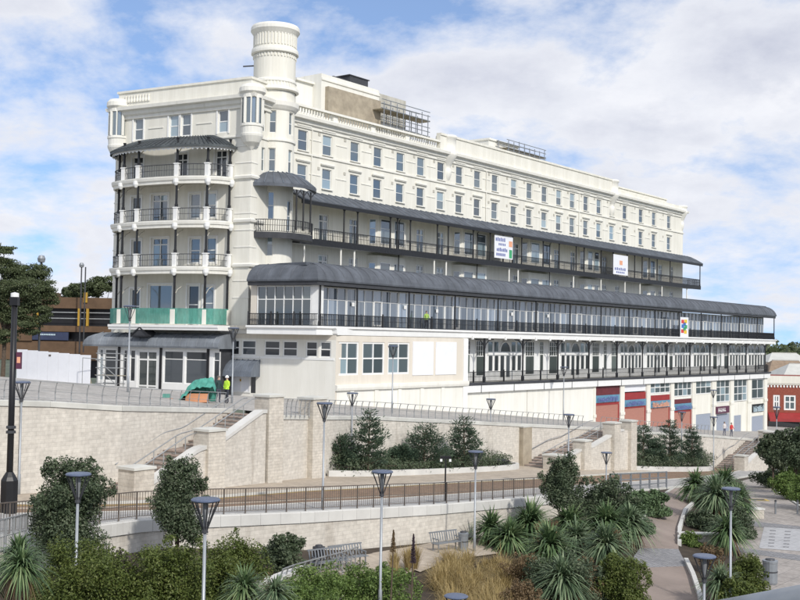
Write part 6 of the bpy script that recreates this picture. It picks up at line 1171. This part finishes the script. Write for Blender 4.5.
# plants between path and plaza, right side
yucca('tall many headed palm between path and plaza', 711, 482, 0, 26, 190, 'blade', 3, base=508); yucca('broad palm before the tall many headed palm', 717, 497, 0, 30, 230, 'blade_grey', base=527); yucca('spreading palm by the stone seat wall', 738, 501, 0, 24, 200, 'blade', base=526); yucca('palm with brown skirt behind the plaza lamp', 728, 531, 0, 26, 220, 'blade', base=553); yucca('small palm beside the lower path lamp', 720, 582, 0, 25, 200, 'blade_grey', base=607)
shrub('shrub', 'dark low shrub behind the path kerb', 703, 513, 529, 34, None, 'leaf_dark', 6000, .14); shrub('shrub', 'low shrub inside the curved path kerb', 691, 533, 545, 22, None, 'leaf_green', 3500, .12); shrub('seed_heads', 'brown bush beside the plaza lamp', 711, 545, 572, 26, None, 'dry', 5000, .1, 'seed heads'); shrub('olive_hedge', 'rounded olive hedge at the edge of the plaza', 748, 553, 592, 40, None, 'leaf_olive', 11000, .11, 'hedge'); shrub('olive_hedge', 'low olive hedge at the foot of the plaza lamp', 736, 578, 610, 44, None, 'leaf_olive', 9000, .11, 'hedge'); shrub('shrub', 'dark shrub under the tall many headed palm', 737, 508, 537, 38, None, 'leaf_dark', 6000, .15)
rgz = lambda X, Y: min(gz(X, Y), road(X, Y)+.1) if Y < 110 else road(X, Y)
shrub('street_tree', 'small round headed tree by the end staircase', 773, 433, 466, 30, 98, 'leaf_dark', 9000, .22, 'tree', trunk=.1, ground=gz, lobes=9); shrub('street_tree', 'dark spreading tree beside the small round headed tree', 796, 427, 468, 42, 93, 'leaf_dark', 12000, .22, 'tree', trunk=.1, ground=gz, lobes=9); shrub('street_tree', 'bushy tree at the corner before the red awning', 826, 430, 470, 36, 96, 'leaf_dark', 8000, .22, 'tree', trunk=.1, ground=gz)
for i, (px, y0, y1, w, Y, mt, lb) in enumerate(((770, 470, 488, 34, None, 'leaf_dark', 'dark low shrub under the small round headed tree'), (789, 473, 499, 36, None, 'leaf_green', 'bright shrub beside the plaza kerb'), (810, 475, 511, 42, None, 'leaf_green', 'broad shrub at the plaza corner'), (797, 466, 486, 42, None, 'leaf_green', 'shrub under the dark spreading tree'))): shrub('shrub', lb, px, y0, y1, w, Y, mt, 6000, .18)
for px, y0, y1, w, mt, lb in ((850, 484, 522, 60, 'leaf_green', 'long green shrub mass along the plaza kerb beyond the corner'), (915, 490, 540, 80, 'leaf_dark', 'dark shrub mass at the far plaza edge')): shrub('shrub', lb, px, y0, y1, w, None, mt, 8000, .17)
# grasses and flower spikes
grass('yellow_grass', 'tall yellow feathery grass in the bottom bed', 438, 520, 548, 600, 41, 54, 24000, 1.35, .016, 'grass_yellow', (40, 88), .6); grass('yellow_grass_clump', 'sparse yellow grass behind the dark flower spike', 392, 425, 545, 580, 47, 53, 1600, 1.4, .02, 'grass_yellow', (65, 90), .3); grass('green_tuft', 'green grassy tuft between the bush and yellow grass', 418, 444, 570, 600, 31, 36, 3600, .95, .03, 'grass_green', (45, 85), .5)
def spike(label, px, yt, yb, Y, mat):
    X, _, zt = at(px, yt, Y); zg = gz(X, Y); root = thing('flower_spike', label, 'flower', (X, Y, zg)); h = zt-zg; mb = MB(); mb.tube([(-.08, 0, 0), (0, 0, h*.6), (.03, 0, h)], [.035, .03, .012], 6); mb.build('stalk', 'bark', root); z0 = at(px, yb, Y)[2]-zg
    m = 1500; z = rng.uniform(0, 1, m); P = np.stack([rng.normal(0, .05, m)*(1.1-z)+.02, rng.normal(0, .05, m)*(1.1-z), z0+z*(h-z0)], 1); link('flower_head', npmesh('flower_head', leaves(P, np.stack([P[:, 0]*8, P[:, 1]*8, np.full(m, .3)], 1), .05), 4, mat), root)
spike('dark brown flower spike standing before the benches', 413, 534, 563, 38, 'leaf_purple'); spike('thin grey flower spike beside the dark one', 393, 530, 552, 40, 'dry')
# left pine-like tree, trees behind car park and at the horizon
def cloud_tree(label, px, Y, zg, blobs_px, mat, n, size, trunk=.2, name='spreading_tree'):
    X = at(px, 330, Y)[0]; root = thing(name, label, 'tree', (X, Y, zg)); bl = []; mb = MB()
    for bx, by, rx, ry in blobs_px: p = at(bx, by, Y); bl.append((p[0]-X, random.uniform(-1, 1)*rx*Y/F*.6, p[2]-zg, rx*Y/F, rx*Y/F*.9, ry*Y/F))
    P, O_ = clumps(bl, n, 16, .24, .6); link('foliage', npmesh('foliage', leaves(P, O_, size, .5), 4, mat), root); top = max(b[2] for b in bl); mb.tube([(0, 0, -.3), (.1, 0, top*.4), (-.1, 0, top*.75)], [trunk, trunk*.8, trunk*.4], 8)
    for b in bl: mb.tube([(0, 0, top*.35), (b[0]*.5, b[1]*.5, (top*.45+b[2])*.5), b[:3]], [trunk*.45, trunk*.3, .03], 5)
    mb.build('trunk', 'bark', root)
X, Y, z = at(4, 372, 92); cloud_tree('spreading dark tree with flat foliage tiers beside the hoarding', 4, 92, terr(X, 92), [(4, 246, 12, 6), (-6, 254, 18, 7), (4, 268, 20, 9), (20, 274, 17, 11), (34, 272, 14, 9), (44, 286, 13, 10), (26, 290, 22, 11), (8, 288, 18, 11), (48, 298, 10, 8), (36, 306, 15, 10), (14, 314, 18, 10), (-8, 300, 20, 14), (28, 326, 15, 9), (6, 336, 14, 8), (44, 316, 9, 7)], 'leaf_far', 70000, .16)
for lb, bs, Y in (('leafy tree rising behind the car park roof', [(75, 292, 12, 8), (68, 296, 8, 5), (86, 290, 10, 7)], 175), ('taller leafy tree behind the car park by the wing', [(100, 287, 13, 9), (110, 284, 10, 9), (92, 293, 8, 6)], 178)): cloud_tree(lb, bs[0][0], Y, 9, bs, 'leaf_far', 7000, .4)
Vs = []
for i in range(130):
    a = random.uniform(-40, 60); Yd = random.uniform(700, 1100); X = random.uniform(.28, .50)*Yd if i < 90 else random.uniform(-.7, -.3)*Yd; hh = random.uniform(9, 15); P, O_ = clumps([(X, Yd, 2.5, random.uniform(14, 28), 14, hh)], 160, 14, .3); Vs.append(leaves(P, O_, 4.5, .7))
me = npmesh('far_treeline', np.concatenate(Vs), 4, 'leaf_far'); link('far_treeline', me, None, (0, 0, 0), label='dark far treeline on the horizon', cat='trees', kind='stuff')
